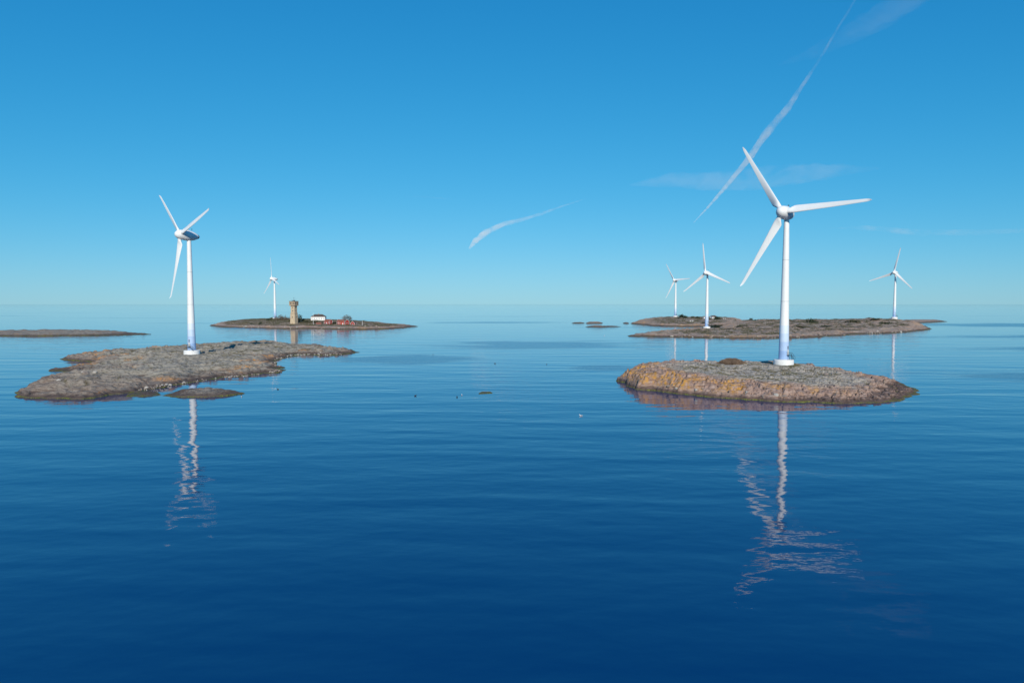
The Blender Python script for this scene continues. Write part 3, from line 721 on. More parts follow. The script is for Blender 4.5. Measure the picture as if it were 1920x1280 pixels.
for x_ in (-0.8, 0.8): rl.tube((x_, -dr - 1.3, 4.3), (x_, -dr - 1.3, 5.3), 0.05)
shared('handrail', rl, M['steel_dark'], False)

def turbine(key, label, door_dir=0.0, detail=True):
    x, y, z, yaw, th = TUR[key]
    root = empty('wind_turbine', (x, y, z))
    tag(root, label, 'wind turbine', 'white three-bladed wind turbines')
    def part(name, me, mx=None, parent=root):
        o = link(name, ME[me], None, parent)
        if mx is not None: o.matrix_basis = mx
        return o
    part('foundation', 'foundation')
    for k in range(4): part('tower_band', 'tower_band%d' % k)
    tw = part('tower', 'tower')
    if detail:
        for k in range(2): part('flange_seam', 'flange_seam%d' % k, None, tw)
    part('base_flange', 'base_flange')
    part('yaw_ring', 'yaw_ring')
    NM = Matrix.Rotation(R(yaw), 4, 'Z') @ Matrix.Translation((0, 0, HUB_Z)) @ Matrix.Rotation(R(-4), 4, 'X') @ Matrix.Translation((0, -OVER, 0))
    nac = part('nacelle', 'nacelle', NM)
    part('rear_cowl', 'rear_cowl', None, nac); part('wind_sensor', 'wind_sensor', None, nac)
    if detail: part('roof_hatch', 'roof_hatch', None, nac)
    part('spinner', 'spinner', NM)
    for k in range(3):
        BM_ = NM @ Matrix.Rotation(-(R(th - 90) - k * 2 * math.pi / 3), 4, 'Y')
        b = part('blade', 'blade', BM_)
        part('root_collar', 'root_collar', None, b)
    DM = Matrix.Rotation(R(door_dir), 4, 'Z')
    d = part('door', 'door', DM); part('door_handle', 'door_handle', None, d)
    part('vent_grille', 'vent_grille', DM)
    s = part('steps', 'steps', DM); part('handrail', 'handrail', None, s)
    return root
turbine('near_right', 'largest white wind turbine standing on the domed island with orange lichen', 32)
turbine('near_left', 'white wind turbine on the low smooth grey island at left', -10)
turbine('far_left', 'distant white wind turbine behind the bushes beside the tan tower', 10, False)
turbine('right_back', 'smallest white turbine on the back island across the bay', 10, False)
turbine('right_front', 'white turbine on the near rock lobe beside the bay', 25, False)
turbine('right_east', 'white turbine on the heath hill at the right end of the archipelago', 30, False)

# ------------------------------------------------------------------ tan pilot tower
def poly_prism(mb, n, r0, z0, r1, z1, rot=0.0):
    v = []
    for r_, z_ in ((r0, z0), (r1, z1)):
        v += [(r_ * math.cos(rot + 2 * math.pi * k / n), r_ * math.sin(rot + 2 * math.pi * k / n), z_) for k in range(n)]
    f = [(k, (k + 1) % n, n + (k + 1) % n, n + k) for k in range(n)] + [tuple(range(n - 1, -1, -1)), tuple(range(n, 2 * n))]
    return mb.add(v, f)
def pilot_tower():
    x, y, _ = spot(551.5, 604, 935)
    z = light_isle['z'](x, y) - 0.6
    t = empty('lookout_tower', (x, y, z), R(-17))
    tag(t, 'tall tan concrete lookout tower with a wider square top storey', 'tower')
    S2 = math.sqrt(2) / 2
    def sq(w0, z0, w1, z1): return MB().add([(sx * w / 2, sy * w / 2, zz) for w, zz in ((w0, z0), (w1, z1)) for sx, sy in ((-1, -1), (1, -1), (1, 1), (-1, 1))],
                                            [(0, 1, 5, 4), (1, 2, 6, 5), (2, 3, 7, 6), (3, 0, 4, 7), (3, 2, 1, 0), (4, 5, 6, 7)])
    low = sq(7.6, -2.0, 6.9, 14.2).build('lower_shaft', M['tan_concrete'], t)
    sq(7.5, 14.2, 7.5, 14.7).build('ledge', M['tan_dark'], t)
    up = sq(6.0, 14.7, 6.0, 24.6).build('upper_shaft', M['tan_concrete'], t)
    top = sq(8.8, 24.6, 8.8, 30.6).build('top_storey', M['tan_dark'], t)
    sq(9.2, 30.6, 9.2, 31.0).build('roof_slab', M['roof_brown'], t)
    lan = MB(); poly_prism(lan, 8, 1.7, 31.0, 1.7, 32.3); lan.build('lantern', M['steel_dark'], t)
    MB().tube((0.3, 0, 32.3), (0.3, 0, 36.5), 0.14, 0.08).tube((0.3, 0, 34.6), (0.3, 0, 35.2), 0.4).build('antenna_mast', M['steel_dark'], t)
    MB().tube((2.8, 1, 31.0), (2.8, 1, 34.4), 0.12, 0.07).build('antenna_mast', M['steel_dark'], t)
    MB().tube((-3.0, -1, 31.0), (-3.0, -1, 33.2), 0.12, 0.07).build('antenna_mast', M['steel_dark'], t)
    for face in (0, 1):
        rot = Matrix.Rotation(R(90 * face), 4, 'Z')
        for (wx, wz, hw, par, half) in ((0.0, 9.2, 0.5, low, 3.56), (0.0, 18.0, 0.5, up, 3.0), (0.0, 22.0, 0.5, up, 3.0), (-2.2, 27.9, 0.7, top, 4.4), (2.4, 27.9, 0.7, top, 4.4)):
            o = MB().box((wx - hw, -half - 0.06, wz - 0.8), (wx + hw, -half + 0.3, wz + 0.8)).build('window', M['glass'], par)
            o.matrix_basis = rot
    MB().box((-0.7, -3.85, -1.2), (0.7, -3.4, 1.3)).build('door', M['tan_dark'], t)
pilot_tower()

# ------------------------------------------------------------------ houses
def house(name, label, px, py, yd, isle, w, dpt, wall_h, roof_h, wall_m, roof_m, rot, hip=False, wins=2, trim=None, door=True, side_m=None, chimney=False):
    x, y, _ = spot(px, py, yd)
    z = isle['z'](x, y)
    t = empty(name, (x, y, z), R(rot))
    tag(t, label, 'house' if name in ('villa', 'cottage') else 'shed')
    a, b = w / 2, dpt / 2
    if hip:
        MB().box((-a, -b, -2), (a, b, wall_h)).build('wall', wall_m, t)
    else:   # gables stand on the short ends
        MB().add([(-a, -b, -2), (a, -b, -2), (a, b, -2), (-a, b, -2), (-a, -b, wall_h), (a, -b, wall_h), (a, b, wall_h), (-a, b, wall_h), (-a, 0, wall_h + roof_h), (a, 0, wall_h + roof_h)],
                 [(0, 1, 5, 4), (2, 3, 7, 6), (1, 2, 6, 9, 5), (3, 0, 4, 8, 7), (4, 5, 9, 8), (6, 7, 8, 9), (3, 2, 1, 0)]).build('wall', wall_m, t)
    o, e = 0.45, 0.16
    ra, rb = a + o, b + o
    if hip:
        k = a - b * 0.85
        rf = MB().add([(-ra, -rb, wall_h), (ra, -rb, wall_h), (ra, rb, wall_h), (-ra, rb, wall_h), (-ra, -rb, wall_h + e), (ra, -rb, wall_h + e), (ra, rb, wall_h + e), (-ra, rb, wall_h + e), (-k, 0, wall_h + roof_h), (k, 0, wall_h + roof_h)],
                      [(0, 1, 5, 4), (1, 2, 6, 5), (2, 3, 7, 6), (3, 0, 4, 7), (4, 5, 9, 8), (5, 6, 9), (6, 7, 8, 9), (7, 4, 8), (3, 2, 1, 0)]).build('roof', roof_m, t)
    else:
        s = roof_h / b
        zl = wall_h - o * s
        rf = MB().add([(-ra, -rb, zl + 0.03), (ra, -rb, zl + 0.03), (ra, 0, wall_h + roof_h + 0.03), (-ra, 0, wall_h + roof_h + 0.03), (ra, rb, zl + 0.03), (-ra, rb, zl + 0.03),
                       (-ra, -rb, zl + 0.25), (ra, -rb, zl + 0.25), (ra, 0, wall_h + roof_h + 0.25), (-ra, 0, wall_h + roof_h + 0.25), (ra, rb, zl + 0.25), (-ra, rb, zl + 0.25)],
                      [(0, 3, 2, 1), (3, 5, 4, 2), (6, 7, 8, 9), (9, 8, 10, 11), (0, 1, 7, 6), (4, 5, 11, 10), (1, 2, 8, 7), (2, 4, 10, 8), (3, 0, 6, 9), (5, 3, 9, 11)]).build('roof', roof_m, t)
        if trim:
            for sx in (-1, 1):
                xx = sx * (ra + 0.03)
                MB().add([(xx - 0.02, -rb, zl - 0.05), (xx + 0.02, -rb, zl - 0.05), (xx + 0.02, -rb, zl + 0.30), (xx - 0.02, -rb, zl + 0.30), (xx - 0.02, 0, wall_h + roof_h - 0.08), (xx + 0.02, 0, wall_h + roof_h - 0.08), (xx + 0.02, 0, wall_h + roof_h + 0.30), (xx - 0.02, 0, wall_h + roof_h + 0.30),
                          (xx - 0.02, rb, zl - 0.05), (xx + 0.02, rb, zl - 0.05), (xx + 0.02, rb, zl + 0.30), (xx - 0.02, rb, zl + 0.30)],
                         [(0, 1, 5, 4), (3, 7, 6, 2), (0, 4, 7, 3), (1, 2, 6, 5), (4, 5, 9, 8), (7, 11, 10, 6), (4, 8, 11, 7), (5, 6, 10, 9), (0, 3, 2, 1), (8, 9, 10, 11)]).build('barge_board', trim, t)
            for sx in (-1, 1):
                for sy in (-1, 1):
                    MB().box((sx * a - 0.14 + sx * 0.03, sy * b - 0.14 + sy * 0.03, -0.5), (sx * a + 0.14 + sx * 0.03, sy * b + 0.14 + sy * 0.03, wall_h - 0.1)).build('corner_board', trim, t)
    if chimney: MB().box((-0.5, -0.5, wall_h + roof_h * 0.4), (0.5, 0.5, wall_h + roof_h + 1.0)).build('chimney', M['tan_dark'], rf)
    for k in range(wins):
        wx = -a + w * (k + 0.5) / wins
        if door and k == wins // 2:
            MB().box((wx - 0.6, -b - 0.07, -0.3), (wx + 0.6, -b + 0.1, 2.1)).build('door', trim or M['tan_dark'], t)
            continue
        f = MB().box((wx - 0.8, -b - 0.06, wall_h * 0.5 - 0.75), (wx + 0.8, -b + 0.1, wall_h * 0.5 + 0.75)).build('window', trim or M['white_wood'], t)
        for s_ in (-1, 1):
            MB().box((wx + s_ * 0.35 - 0.29, -b - 0.10, wall_h * 0.5 - 0.6), (wx + s_ * 0.35 + 0.29, -b - 0.03, wall_h * 0.5 + 0.6)).build('pane', M['glass'], f)
    for sx in (-1, 1):
        f = MB().box((sx * a - 0.06 - (0.0), -0.7, wall_h * 0.5 - 0.7), (sx * a + 0.06, 0.7, wall_h * 0.5 + 0.7)).build('window', trim or M['white_wood'], t)
        MB().box((sx * a - 0.10, -0.5, wall_h * 0.5 - 0.5), (sx * a + 0.10, 0.5, wall_h * 0.5 + 0.5)).build('pane', M['glass'], f)
    return t
W, RD = M['white_wood'], M['red_wood']
house('villa', 'white villa with a brown hipped roof on the tower island', 597.5, 600, 985, light_isle, 20, 11, 5.0, 3.6, W, M['roof_brown'], 6, True, 6, M['white_wood'], False, None, True)
house('boathouse', 'dark red boathouse behind the shore below the white villa', 615.5, 607, 945, light_isle, 9.5, 6, 3.6, 2.2, RD, M['roof_red'], -28, False, 3, W)
house('boathouse', 'largest bright red boathouse at the shore with white gable boards', 638.5, 611.5, 915, light_isle, 8.0, 6.5, 4.2, 2.4, M['red_light'], M['roof_red'], 30, False, 2, W)
house('boathouse', 'dark red boathouse joined to the right of the bright red one', 647.5, 611, 922, light_isle, 7.5, 6.5, 4.6, 2.6, RD, M['roof_brown'], -40, False, 2, W)
house('cottage', 'small red cottage with a white-trimmed gable at the end of the boathouse row', 663, 611, 925, light_isle, 5.2, 5.6, 2.8, 2.4, RD, M['roof_brown'], 78, False, 1, W, False)
house('shed', 'tumbledown low red-roofed shed left of the boathouses', 597, 609, 930, light_isle, 6, 4.5, 1.6, 2.0, M['wood_grey'], M['roof_red'], 35, False, 1, None, False)
house('cottage', 'white cottage among shrubs on the skyline of the back island', 1337, 597, 1150, back_isle, 8.0, 6, 3.4, 2.0, W, M['roof_brown'], 20, False, 2, W)
house('shed', 'tiny white hut on the slope of the back island', 1297, 604, 1040, back_isle, 4.0, 3.4, 2.2, 1.2, W, M['wood_grey'], -25, False, 1, W, False)
house('shed', 'small white hut left of the tower of the bay turbine', 1321, 597, 1150, back_isle, 4.0, 3.5, 2.6, 1.0, W, M['wood_grey'], 10, False, 1, W, False)
house('shed', 'lonely white hut right of the white cottage on the skyline', 1357.5, 598, 1150, back_isle, 4.0, 3.2, 2.0, 0.9, W, M['wood_grey'], -8, False, 1, W, False)

# ------------------------------------------------------------------ poles
def pole(name, label, px, py, yd, isle, h, arm=True, m=None, group=None):
    x, y, _ = spot(px, py, yd)
    z = isle['z'](x, y)
    t = empty(name, (x, y, z)); tag(t, label, 'pole', group)
    MB().tube((0, 0, -1.0), (0, 0, h), 0.22, 0.15).build('post', m or M['wood_grey'], t)
    if arm:
        MB().box((-1.1, -0.09, h - 0.9), (1.1, 0.09, h - 0.7)).build('crossarm', m or M['wood_grey'], t)
        for s in (-0.9, 0, 0.9): MB().tube((s, 0, h - 0.7), (s, 0, h - 0.35), 0.09, 0.06, 6).build('insulator', M['seam_grey'], t)
    else:
        MB().lathe([(0.001, h + 0.0), (0.22, h + 0.15), (0.001, h + 0.4)], 8).build('finial', m or M['wood_grey'], t)
for px_, py_, yd_, lb in ((1435, 612, 830, 'utility pole on the bare rock left of the big turbine tower'), (1516, 609, 870, 'utility pole beside the dark shrub on the skyline dip'),
                          (1570, 611, 830, 'left one of two close utility poles on the heath slope'), (1580, 612.5, 820, 'right one of two close utility poles on the heath slope'),
                          (1634, 612, 830, 'utility pole below the hill of the rightmost turbine')):
    pole('utility_pole', lb, px_, py_, yd_, right_isle, 6.8, True, None, 'utility poles on the right island')
pole('flagpole', 'thin white flagpole between the tan tower and the villa', 587.5, 609, 935, light_isle, 15, False, M['white_wood'])
pole('flagpole', 'short white mast right of the red cottage near the shore', 679.5, 611, 925, light_isle, 6, False, M['white_wood'])

# ------------------------------------------------------------------ bushes and trees
def leaf_cloud(name, k, n, size, shape, material, hollow=0.35):
    """many small leaf faces through the volume of an uneven crown of unit radius"""
    r = np.random.default_rng(k)
    d = r.normal(size=(n, 3)); d /= np.linalg.norm(d, axis=1)[:, None]
    lump = 1 + 0.42 * fbm(d[:, 0] * 1.7 + 5 * k, d[:, 1] * 1.7 + d[:, 2] * 1.3, 3, k)
    rad = (hollow + (1 - hollow) * r.random(n)**0.6) * lump
    c = d * rad[:, None]
    c[:, 2] = np.abs(c[:, 2]) if shape[2] < 1.0 else c[:, 2]
    c = c * np.array(shape)
    a = r.normal(size=(n, 3)); a /= np.linalg.norm(a, axis=1)[:, None]
    b = np.cross(a, r.normal(size=(n, 3))); b /= np.linalg.norm(b, axis=1)[:, None]
    s = size * r.uniform(0.6, 1.4, n)[:, None]
    v = np.concatenate([c - a * s, c + b * s * 0.6, c + a * s, c - b * s * 0.6])
    f = np.stack([np.arange(n), np.arange(n) + n, np.arange(n) + 2 * n, np.arange(n) + 3 * n], 1)
    me = mesh(name, v, f); me.materials.append(material)
    return me
CROWN = {('dark', k): leaf_cloud('crown', 10 + k, 420, 0.13, (1, 1, 0.9), M['leaf_dark']) for k in range(3)}
CROWN.update({('olive', k): leaf_cloud('crown', 20 + k, 420, 0.12, (1, 1, 0.8), M['leaf_olive']) for k in range(3)})
CROWN.update({('bare', k): leaf_cloud('crown', 30 + k, 380, 0.09, (1, 1, 0.85), M['leaf_bare']) for k in range(3)})
CROWN[('tree', 0)] = leaf_cloud('crown', 41, 520, 0.11, (1, 1, 1.05), M['leaf_dark'])
CROWN[('tree', 1)] = leaf_cloud('crown', 42, 520, 0.10, (1, 1, 1.0), M['leaf_bare'])
def stem_mesh():
    mb = MB().tube((0, 0, -0.6), (0.03, 0, 0.35), 0.07, 0.05, 7)
    for a in range(5):
        q = a * 1.26
        mb.tube((0.03, 0, 0.25), (0.45 * math.cos(q), 0.45 * math.sin(q), 0.62 + 0.1 * math.sin(a * 2.3)), 0.04, 0.015, 5)
    me = mb.me('trunk'); me.materials.append(M['bark']); return me
STEM = stem_mesh()
def bush(label, px, py, yd, isle, kind, w, h, lift=0.0, group=None, cat='bush', name='bush'):
    x, y, _ = spot(px, py, yd)
    z = isle['z'](x, y)
    w, h = w * 1.2, h * 1.25
    t = empty(name, (x, y, z - 0.1), rnd.uniform(0, 6.28)); tag(t, label, cat, group)
    c = link('crown', CROWN[kind], None, t); c.scale = (w / 2, w / 2, h / (1.0 + (lift > 0) * 0.9) if not lift else (h - lift) / 2); c.location = (0, 0, lift + (h - lift) / 2 if lift else 0)
    s = link('trunk', STEM, None, t); s.scale = (w / 2, w / 2, (lift + h * 0.35) if lift else h * 0.8)
    return t
LB = light_isle
bush('dark evergreen tree right against the foot of the tan tower', 562.5, 603, 950, LB, ('tree', 0), 5.5, 8.5, 1.2, None, 'tree', 'tree')
bush('small dark shrub a little right of the tan tower', 569, 600.5, 975, LB, ('dark', 0), 4.5, 2.8)
bush('bare grey-brown tree with broad dome behind the boathouses', 651, 604.5, 960, LB, ('tree', 1), 12, 8.5, 1.5, None, 'tree', 'tree')
bush('low dark shrub at the left foot of the dome-shaped tree', 643, 604.5, 955, LB, ('dark', 1), 4, 2.2)
for k, (px_, py_, kd, w_, h_) in enumerate([(509, 599, 'olive', 8, 5), (519, 600, 'bare', 8, 5.5), (527, 600, 'bare', 9, 7.5), (535, 600, 'bare', 9, 7), (541, 602, 'bare', 7, 5), (503, 599.5, 'dark', 6, 3.4)]):
    bush(['olive bush at the foot of the distant left turbine', 'brown bush just right of the distant left turbine', 'tall bare bush midway between turbine and tan tower', 'second tall bare bush left of the tan tower',
          'bare bush touching the left side of the tan tower', 'dark bush left of the distant left turbine'][k], px_, py_, 1040, LB, (kd, k % 3), w_, h_, 0, 'bushes left of the tan tower')
for k, (px_, py_, kd, w_, h_, lb) in enumerate([(488, 600, 'dark', 4, 2.4, 'small dark shrub on the skyline well left of the distant turbine'), (471, 601.5, 'dark', 3.5, 1.8, 'leftmost lone shrub on the skyline of the tower island'),
                                             (546, 609, 'olive', 9, 3.2, 'olive scrub in front of the foot of the tan tower'), (557, 609, 'dark', 7, 2.6, 'dark scrub at the right front corner of the tan tower'),
                                             (577, 607, 'olive', 14, 3.0, 'wide olive thicket between the tan tower and the villa'), (607, 606, 'bare', 9, 3.0, 'brown thicket below the right end of the villa'),
                                             (627, 605, 'dark', 12, 1.8, 'low dark hedge between the two boathouse groups'), (590, 604, 'olive', 9, 2.2, 'olive scrub under the left end of the villa')]):
    bush(lb, px_, py_, 950, LB, (kd, k % 3), w_, h_)
BK, RI = back_isle, right_isle
for k, (px_, py_, yd_, isl, kd, w_, h_, lb) in enumerate([
    (1278, 597, 1170, BK, 'dark', 11, 5.5, 'dark bush right beside the plinth of the smallest turbine'), (1285, 597, 1170, BK, 'dark', 7, 4, 'dark shrub second to the right of the smallest turbine'),
    (1299, 597, 1170, BK, 'olive', 6, 3.6, 'olive shrub midway between the smallest turbine and the white cottage'), (1308, 597.5, 1165, BK, 'dark', 7, 2.5, 'low dark shrub left of the bay turbine tower'),
    (1344, 600, 1120, BK, 'dark', 9, 4.2, 'dark shrub hugging the right wall of the white cottage'), (1330, 601, 1120, BK, 'olive', 7, 3.2, 'olive shrub between the bay turbine and the white cottage'),
    (1345, 607, 930, RI, 'dark', 22, 3.6, 'broad dark thicket below the white cottage'), (1322, 606, 1010, BK, 'dark', 8, 2.2, 'low dark thicket touching the bay turbine tower'),
    (1378, 599.5, 1060, RI, 'dark', 4.5, 3.2, 'lone dark shrub on the skyline between the two right turbines'), (1408, 600.5, 1040, RI, 'dark', 5, 3.4, 'lone shrub on the skyline left of the big tower'),
    (1416, 601, 1040, RI, 'dark', 3.5, 2.2, 'very small shrub on the skyline next to the big tower'), (1518, 605, 930, RI, 'dark', 9, 4.6, 'dark wind-bent shrub at the skyline dip right of the big tower'),
    (1528, 606, 925, RI, 'dark', 8, 2.6, 'low dark shrub right of the wind-bent one'), (1475, 603, 980, RI, 'olive', 14, 2.0, 'flat olive scrub right behind the big tower'),
    (1500, 612, 800, RI, 'olive', 12, 1.8, 'olive scrub patch on the mid slope right of the big tower'), (1548, 613, 800, RI, 'dark', 10, 1.6, 'dark scrub patch left of the paired poles'),
    (1600, 604, 880, RI, 'olive', 16, 2.2, 'olive scrub on the crown of the heath hill'), (1660, 606, 880, RI, 'dark', 18, 2.4, 'dark green scrub below the rightmost turbine'),
    (1640, 600, 930, RI, 'dark', 10, 1.8, 'dark scrub left of the plinth of the rightmost turbine'), (1690, 606, 890, RI, 'olive', 14, 2.0, 'olive scrub right of the rightmost turbine'),
    (1390, 612, 830, RI, 'olive', 14, 1.8, 'olive scrub patch midway along the long island'), (1368, 618, 770, RI, 'bare', 10, 1.4, 'brown scrub patch right of the bay turbine plinth')]):
    bush(lb, px_, py_, yd_, isl, (kd, k % 3), w_, h_)

# heather mound on the domed island: thousands of upright twigs on a low hummock
def heather_mound():
    x, y, _ = spot(1372, 682, 293)
    z = near_right['z'](x, y)
    t = empty('heather_bush', (x, y, z - 0.2)); tag(t, 'rounded brown heather mound on top of the domed island', 'bush')
    r = np.random.default_rng(5)
    n = 9000
    u = r.random(n)**0.5; a = r.uniform(0, 6.283, n)
    px, py = u * np.cos(a) * 6.8, u * np.sin(a) * 4.2
    top = 2.5 * (1 - u**2.2) * (1 + 0.22 * fbm(px / 2.2, py / 2.2, 3, 4)) + 0.15
    b = np.stack([px, py, top * 0.55], 1)
    tip = b + np.stack([r.normal(0, .22, n) + px * 0.05, r.normal(0, .22, n) + py * 0.05, top * 0.5 + r.uniform(0.05, 0.35, n)], 1)
    ang = r.uniform(0, 6.283, n); w = 0.09 * r.uniform(.6, 1.5, n)
    off = np.stack([np.cos(ang) * w, np.sin(ang) * w, 0 * w], 1)
    v = np.concatenate([b - off, b + off, tip])
    f = np.stack([np.arange(n), np.arange(n) + n, np.arange(n) + 2 * n], 1)
    link('twigs', mesh('twigs', v, f), M['heather'], t)
    k = 20; m = 8
    hv = [(math.cos(2 * math.pi * i / k) * 6.6 * q / m, math.sin(2 * math.pi * i / k) * 4.0 * q / m, 2.1 * (1 - (q / m)**2.2) - 0.3) for q in range(1, m + 1) for i in range(k)] + [(0, 0, 1.8)]
    hf = [(q * k + i, q * k + (i + 1) % k, (q + 1) * k + (i + 1) % k, (q + 1) * k + i) for q in range(m - 1) for i in range(k)] + [((i + 1) % k, i, m * k) for i in range(k)]
    link('hummock', mesh('hummock', hv, hf), M['leaf_bare'], t, True)
heather_mound()

# ------------------------------------------------------------------ sea birds
def ellipsoid(mb, c, s, seg=10, ring=6):
    v = [(c[0], c[1], c[2] - s[2])]
    for j in range(1, ring):
        p = -math.pi / 2 + math.pi * j / ring
        v += [(c[0] + s[0] * math.cos(p) * math.cos(2 * math.pi * i / seg), c[1] + s[1] * math.cos(p) * math.sin(2 * math.pi * i / seg), c[2] + s[2] * math.sin(p)) for i in range(seg)]
    v.append((c[0], c[1], c[2] + s[2])); L = len(v) - 1
    f = [(0, 1 + (i + 1) % seg, 1 + i) for i in range(seg)]
    for j in range(ring - 2):
        a = 1 + j * seg
        f += [(a + i, a + (i + 1) % seg, a + seg + (i + 1) % seg, a + seg + i) for i in range(seg)]
    a = 1 + (ring - 2) * seg
    f += [(a + i, a + (i + 1) % seg, L) for i in range(seg)]
    return mb.add(v, f)
def bird_mesh():
    b = MB()
    # one continuous outline: tail, body, breast, neck, head (stations along X)
    st = [(-0.36, 0.02, 0.10, 0.015), (-0.27, 0.05, 0.11, 0.03), (-0.15, 0.10, 0.10, 0.08), (0.0, 0.125, 0.10, 0.115), (0.12, 0.115, 0.115, 0.115), (0.19, 0.08, 0.165, 0.10), (0.215, 0.055, 0.225, 0.065),
          (0.24, 0.055, 0.265, 0.058), (0.285, 0.045, 0.275, 0.045), (0.32, 0.015, 0.268, 0.015)]
    seg = 10
    v = [(x + (0.0), w * math.cos(2 * math.pi * k / seg), z + h * math.sin(2 * math.pi * k / seg)) for x, w, z, h in st for k in range(seg)]
    f = [(j * seg + k, j * seg + (k + 1) % seg, (j + 1) * seg + (k + 1) % seg, (j + 1) * seg + k) for j in range(len(st) - 1) for k in range(seg)]
    f += [tuple(range(seg - 1, -1, -1)), tuple((len(st) - 1) * seg + k for k in range(seg))]
    b.add(v, f)
    return b.me('body')
BODY_W = bird_mesh(); BODY_W.materials.append(M['feather_white']); BODY_D = BODY_W.copy(); BODY_D.materials.clear(); BODY_D.materials.append(M['feather_dark'])
for m_ in (BODY_W, BODY_D): m_.polygons.foreach_set('use_smooth', [True] * len(m_.polygons))
wing = MB()
for s_ in (-1, 1):
    wing.add([(0.13, s_ * 0.118, 0.16), (-0.02, s_ * 0.135, 0.19), (-0.40, s_ * 0.05, 0.17), (-0.05, s_ * 0.128, 0.07), (0.12, s_ * 0.10, 0.19), (-0.36, s_ * 0.03, 0.185)], [(0, 1, 3), (1, 2, 3), (0, 4, 1), (4, 5, 2, 1)])
WING = wing.me('wings'); WING.materials.append(M['feather_grey'])
WING_D = WING.copy(); WING_D.materials.clear(); WING_D.materials.append(M['feather_dark'])
BEAK = MB().tube((0.315, 0, 0.27), (0.38, 0, 0.255), 0.018, 0.006, 6).me('beak'); BEAK.materials.append(M['beak'])
def bird(label, px, py, isle=None, yd=None, dark=False, size=1.0):
    if isle is None: x, y = ground(px, py); z = -0.03
    else:
        x, y, _ = spot(px, py, yd); z = isle['z'](x, y) - 0.01
    t = empty('duck' if dark else 'gull', (x, y, z), rnd.uniform(0, 6.28)); t.scale = (size,) * 3
    tag(t, label, 'bird', 'ducks on the water' if dark else 'gulls')
    link('body', BODY_D if dark else BODY_W, None, t); link('wings', WING_D if dark else WING, None, t); link('beak', BEAK, None, t)
bird('white gull floating alone below the domed island on open water', 1089, 779.5, size=1.5)
bird('left gull of the pair floating in the middle of the sea', 866, 741, size=1.4)
bird('white gull floating right of the small dark skerry', 453, 743.5, size=1.3)
bird('gull standing on the left-edge skerry', 104, 620, ISLANDS['skerry4'], 715, size=2.0)
bird('gull resting on the rock just right of the left turbine', 378, 653, near_left, 420, size=1.6)
bird('gull resting on the far rock edge left of the left turbine', 302, 659, near_left, 405, size=1.6)
bird('gull standing on the right tip of the long island', 1731, 611, right_isle, 870, size=2.0)
bird('gull floating near the flat pale skerry', 1133, 629, size=1.8)
for k, (px_, py_) in enumerate([(812, 664.5), (857, 744.5), (928, 681.5), (779, 742), (521, 730), (1025, 683)]):
    bird(['dark duck swimming farthest left of centre near the calm lane', 'dark duck swimming beside the left gull', 'dark duck swimming alone in mid sea', 'dark duck swimming left of the gulls',
          'dark duck swimming right of the small dark skerry', 'dark duck swimming toward the domed island'][k], px_, py_, None, None, True, 1.5)

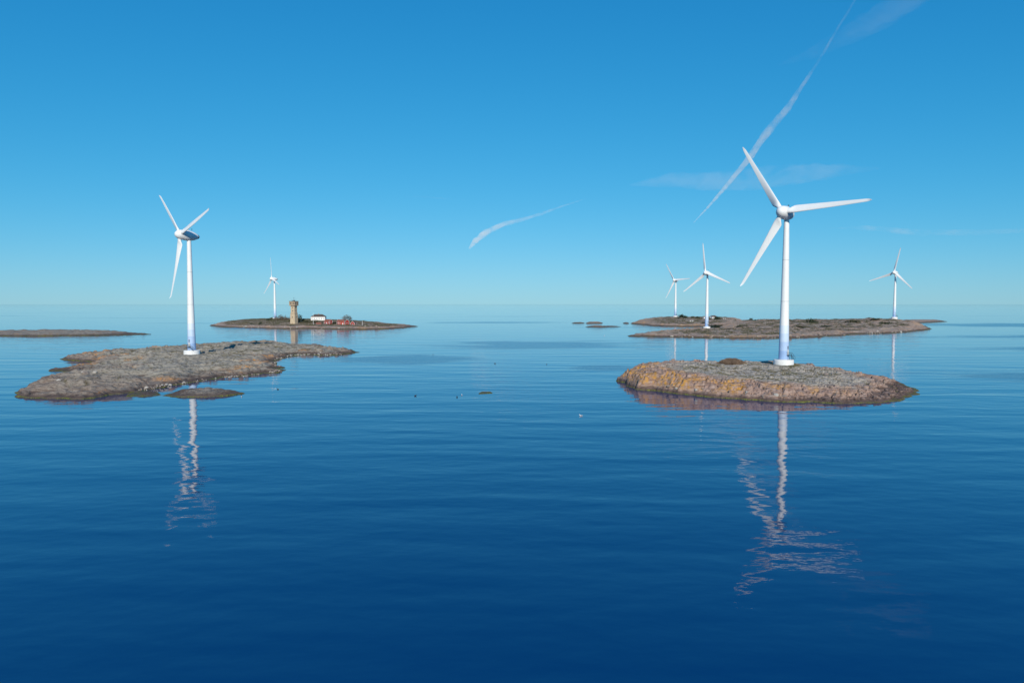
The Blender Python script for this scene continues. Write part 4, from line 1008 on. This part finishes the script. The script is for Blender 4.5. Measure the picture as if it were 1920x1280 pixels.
# ------------------------------------------------------------------ high thin clouds: real ice-cloud bodies at their altitude
def cloud_mat(name, density, scale, lo, hi):
    m = bpy.data.materials.new(name); m.use_nodes = True
    n, l = m.node_tree.nodes, m.node_tree.links
    n.clear()
    out = n.new('ShaderNodeOutputMaterial'); pv = n.new('ShaderNodeVolumeScatter')
    pv.inputs['Color'].default_value = (0.97, 0.98, 1.0, 1)
    pv.inputs['Anisotropy'].default_value = -0.3
    co = n.new('ShaderNodeTexCoord').outputs['Object']
    t = noise_tex(n, l, mapping(n, l, co, scale), 1.0, 4, 0.6, 0.5)
    r = ramp(n, [(lo, (0, 0, 0)), (hi, (1, 1, 1))]); l.new(t, r.inputs[0])
    l.new(mth(n, l, 'MULTIPLY', r.outputs[0], density), pv.inputs['Density'])
    l.new(pv.outputs[0], out.inputs['Volume'])
    return m
def cloud(name, label, path, alt, material, flat=0.6, wob=0.35, seed=0):
    """path: (px, py, half width in px); laid out on the level alt"""
    ctr = []
    for px, py, hw in path:
        x, y = ground(px, py, alt)
        ctr.append((np.array([x, y, alt]), hw * y / FPX))
    pts = []
    for k in range(len(ctr) - 1):
        for t in np.linspace(0, 1, 8, endpoint=False):
            pts.append((ctr[k][0] * (1 - t) + ctr[k + 1][0] * t, ctr[k][1] * (1 - t) + ctr[k + 1][1] * t))
    pts.append(ctr[-1])
    org = sum(p for p, _ in pts) / len(pts)
    seg = 14; v = []
    for k, (p, r) in enumerate(pts):
        a = pts[max(k - 1, 0)][0]; b = pts[min(k + 1, len(pts) - 1)][0]
        d = (b - a) / np.linalg.norm(b - a)
        side = np.cross(d, [0, 0, 1.0]); side /= np.linalg.norm(side)
        up = np.cross(side, d)
        for i in range(seg):
            q = 2 * math.pi * i / seg
            w = 1 + wob * float(fbm(np.array(k * 0.33 + seed), np.array(i * 0.8), 2, seed))
            v.append(p - org + (side * math.cos(q) + up * math.sin(q) * flat) * r * w)
    f = [((k + 1) * seg + i, (k + 1) * seg + (i + 1) % seg, k * seg + (i + 1) % seg, k * seg + i) for k in range(len(pts) - 1) for i in range(seg)]
    f += [tuple(range(seg)), tuple((len(pts) - 1) * seg + i for i in range(seg - 1, -1, -1))]
    o = link(name, mesh(name, v, f), material); o.location = org
    tag(o, label, 'cloud')
    return o
cloud('contrail', 'long thin white contrail slanting up behind the largest turbine',
      [(1300, 418, 0.6), (1330, 386, 2.5), (1365, 345, 4.5), (1400, 303, 6), (1440, 246, 8), (1475, 205, 7), (1505, 160, 4), (1535, 115, 3), (1562, 68, 2.5), (1590, 22, 2.5), (1625, -35, 3)], 9000,
      cloud_mat('contrail_ice', 0.00065, (0.0012, 0.0007, 0.0016), 0.30, 0.62), 0.8, 0.3, 3)
soft = cloud_mat('cirrus_ice', 0.00010, (0.00035, 0.00016, 0.0006), 0.36, 0.66)
cloud('cirrus_cloud', 'short curved white wisp low in the middle of the sky', [(880, 466, 2), (893, 450, 7), (915, 433, 8), (945, 420, 8), (985, 410, 6), (1020, 399, 5), (1050, 388, 3), (1100, 372, 1)], 8000,
      cloud_mat('wisp_ice', 0.00032, (0.0005, 0.0004, 0.001), 0.30, 0.62), 0.5, 0.35, 5)
cloud('cirrus_cloud', 'faint flat cirrus streak crossing behind the upper blade', [(1180, 347, 3), (1260, 338, 22), (1340, 340, 28), (1420, 335, 34), (1500, 326, 30), (1570, 320, 20), (1650, 316, 4)], 8500, soft, 0.6, 0.3, 7)
cloud('cirrus_cloud', 'broad faint smear beside the top of the contrail', [(1460, 122, 4), (1525, 100, 18), (1580, 72, 26), (1640, 38, 34), (1700, 0, 36), (1770, -50, 20)], 8800, soft, 0.5, 0.35, 9)
cloud('cirrus_cloud', 'very faint small wisp in the left middle of the sky', [(760, 369, 2), (800, 369, 5), (840, 373, 5), (880, 377, 1)], 8000, soft, 0.4, 0.3, 11)
cloud('cirrus_cloud', 'faint low streak right of the largest rotor', [(1540, 428, 1), (1620, 427, 9), (1720, 436, 12), (1830, 436, 12), (1930, 432, 8)], 8000, soft, 0.5, 0.3, 13)
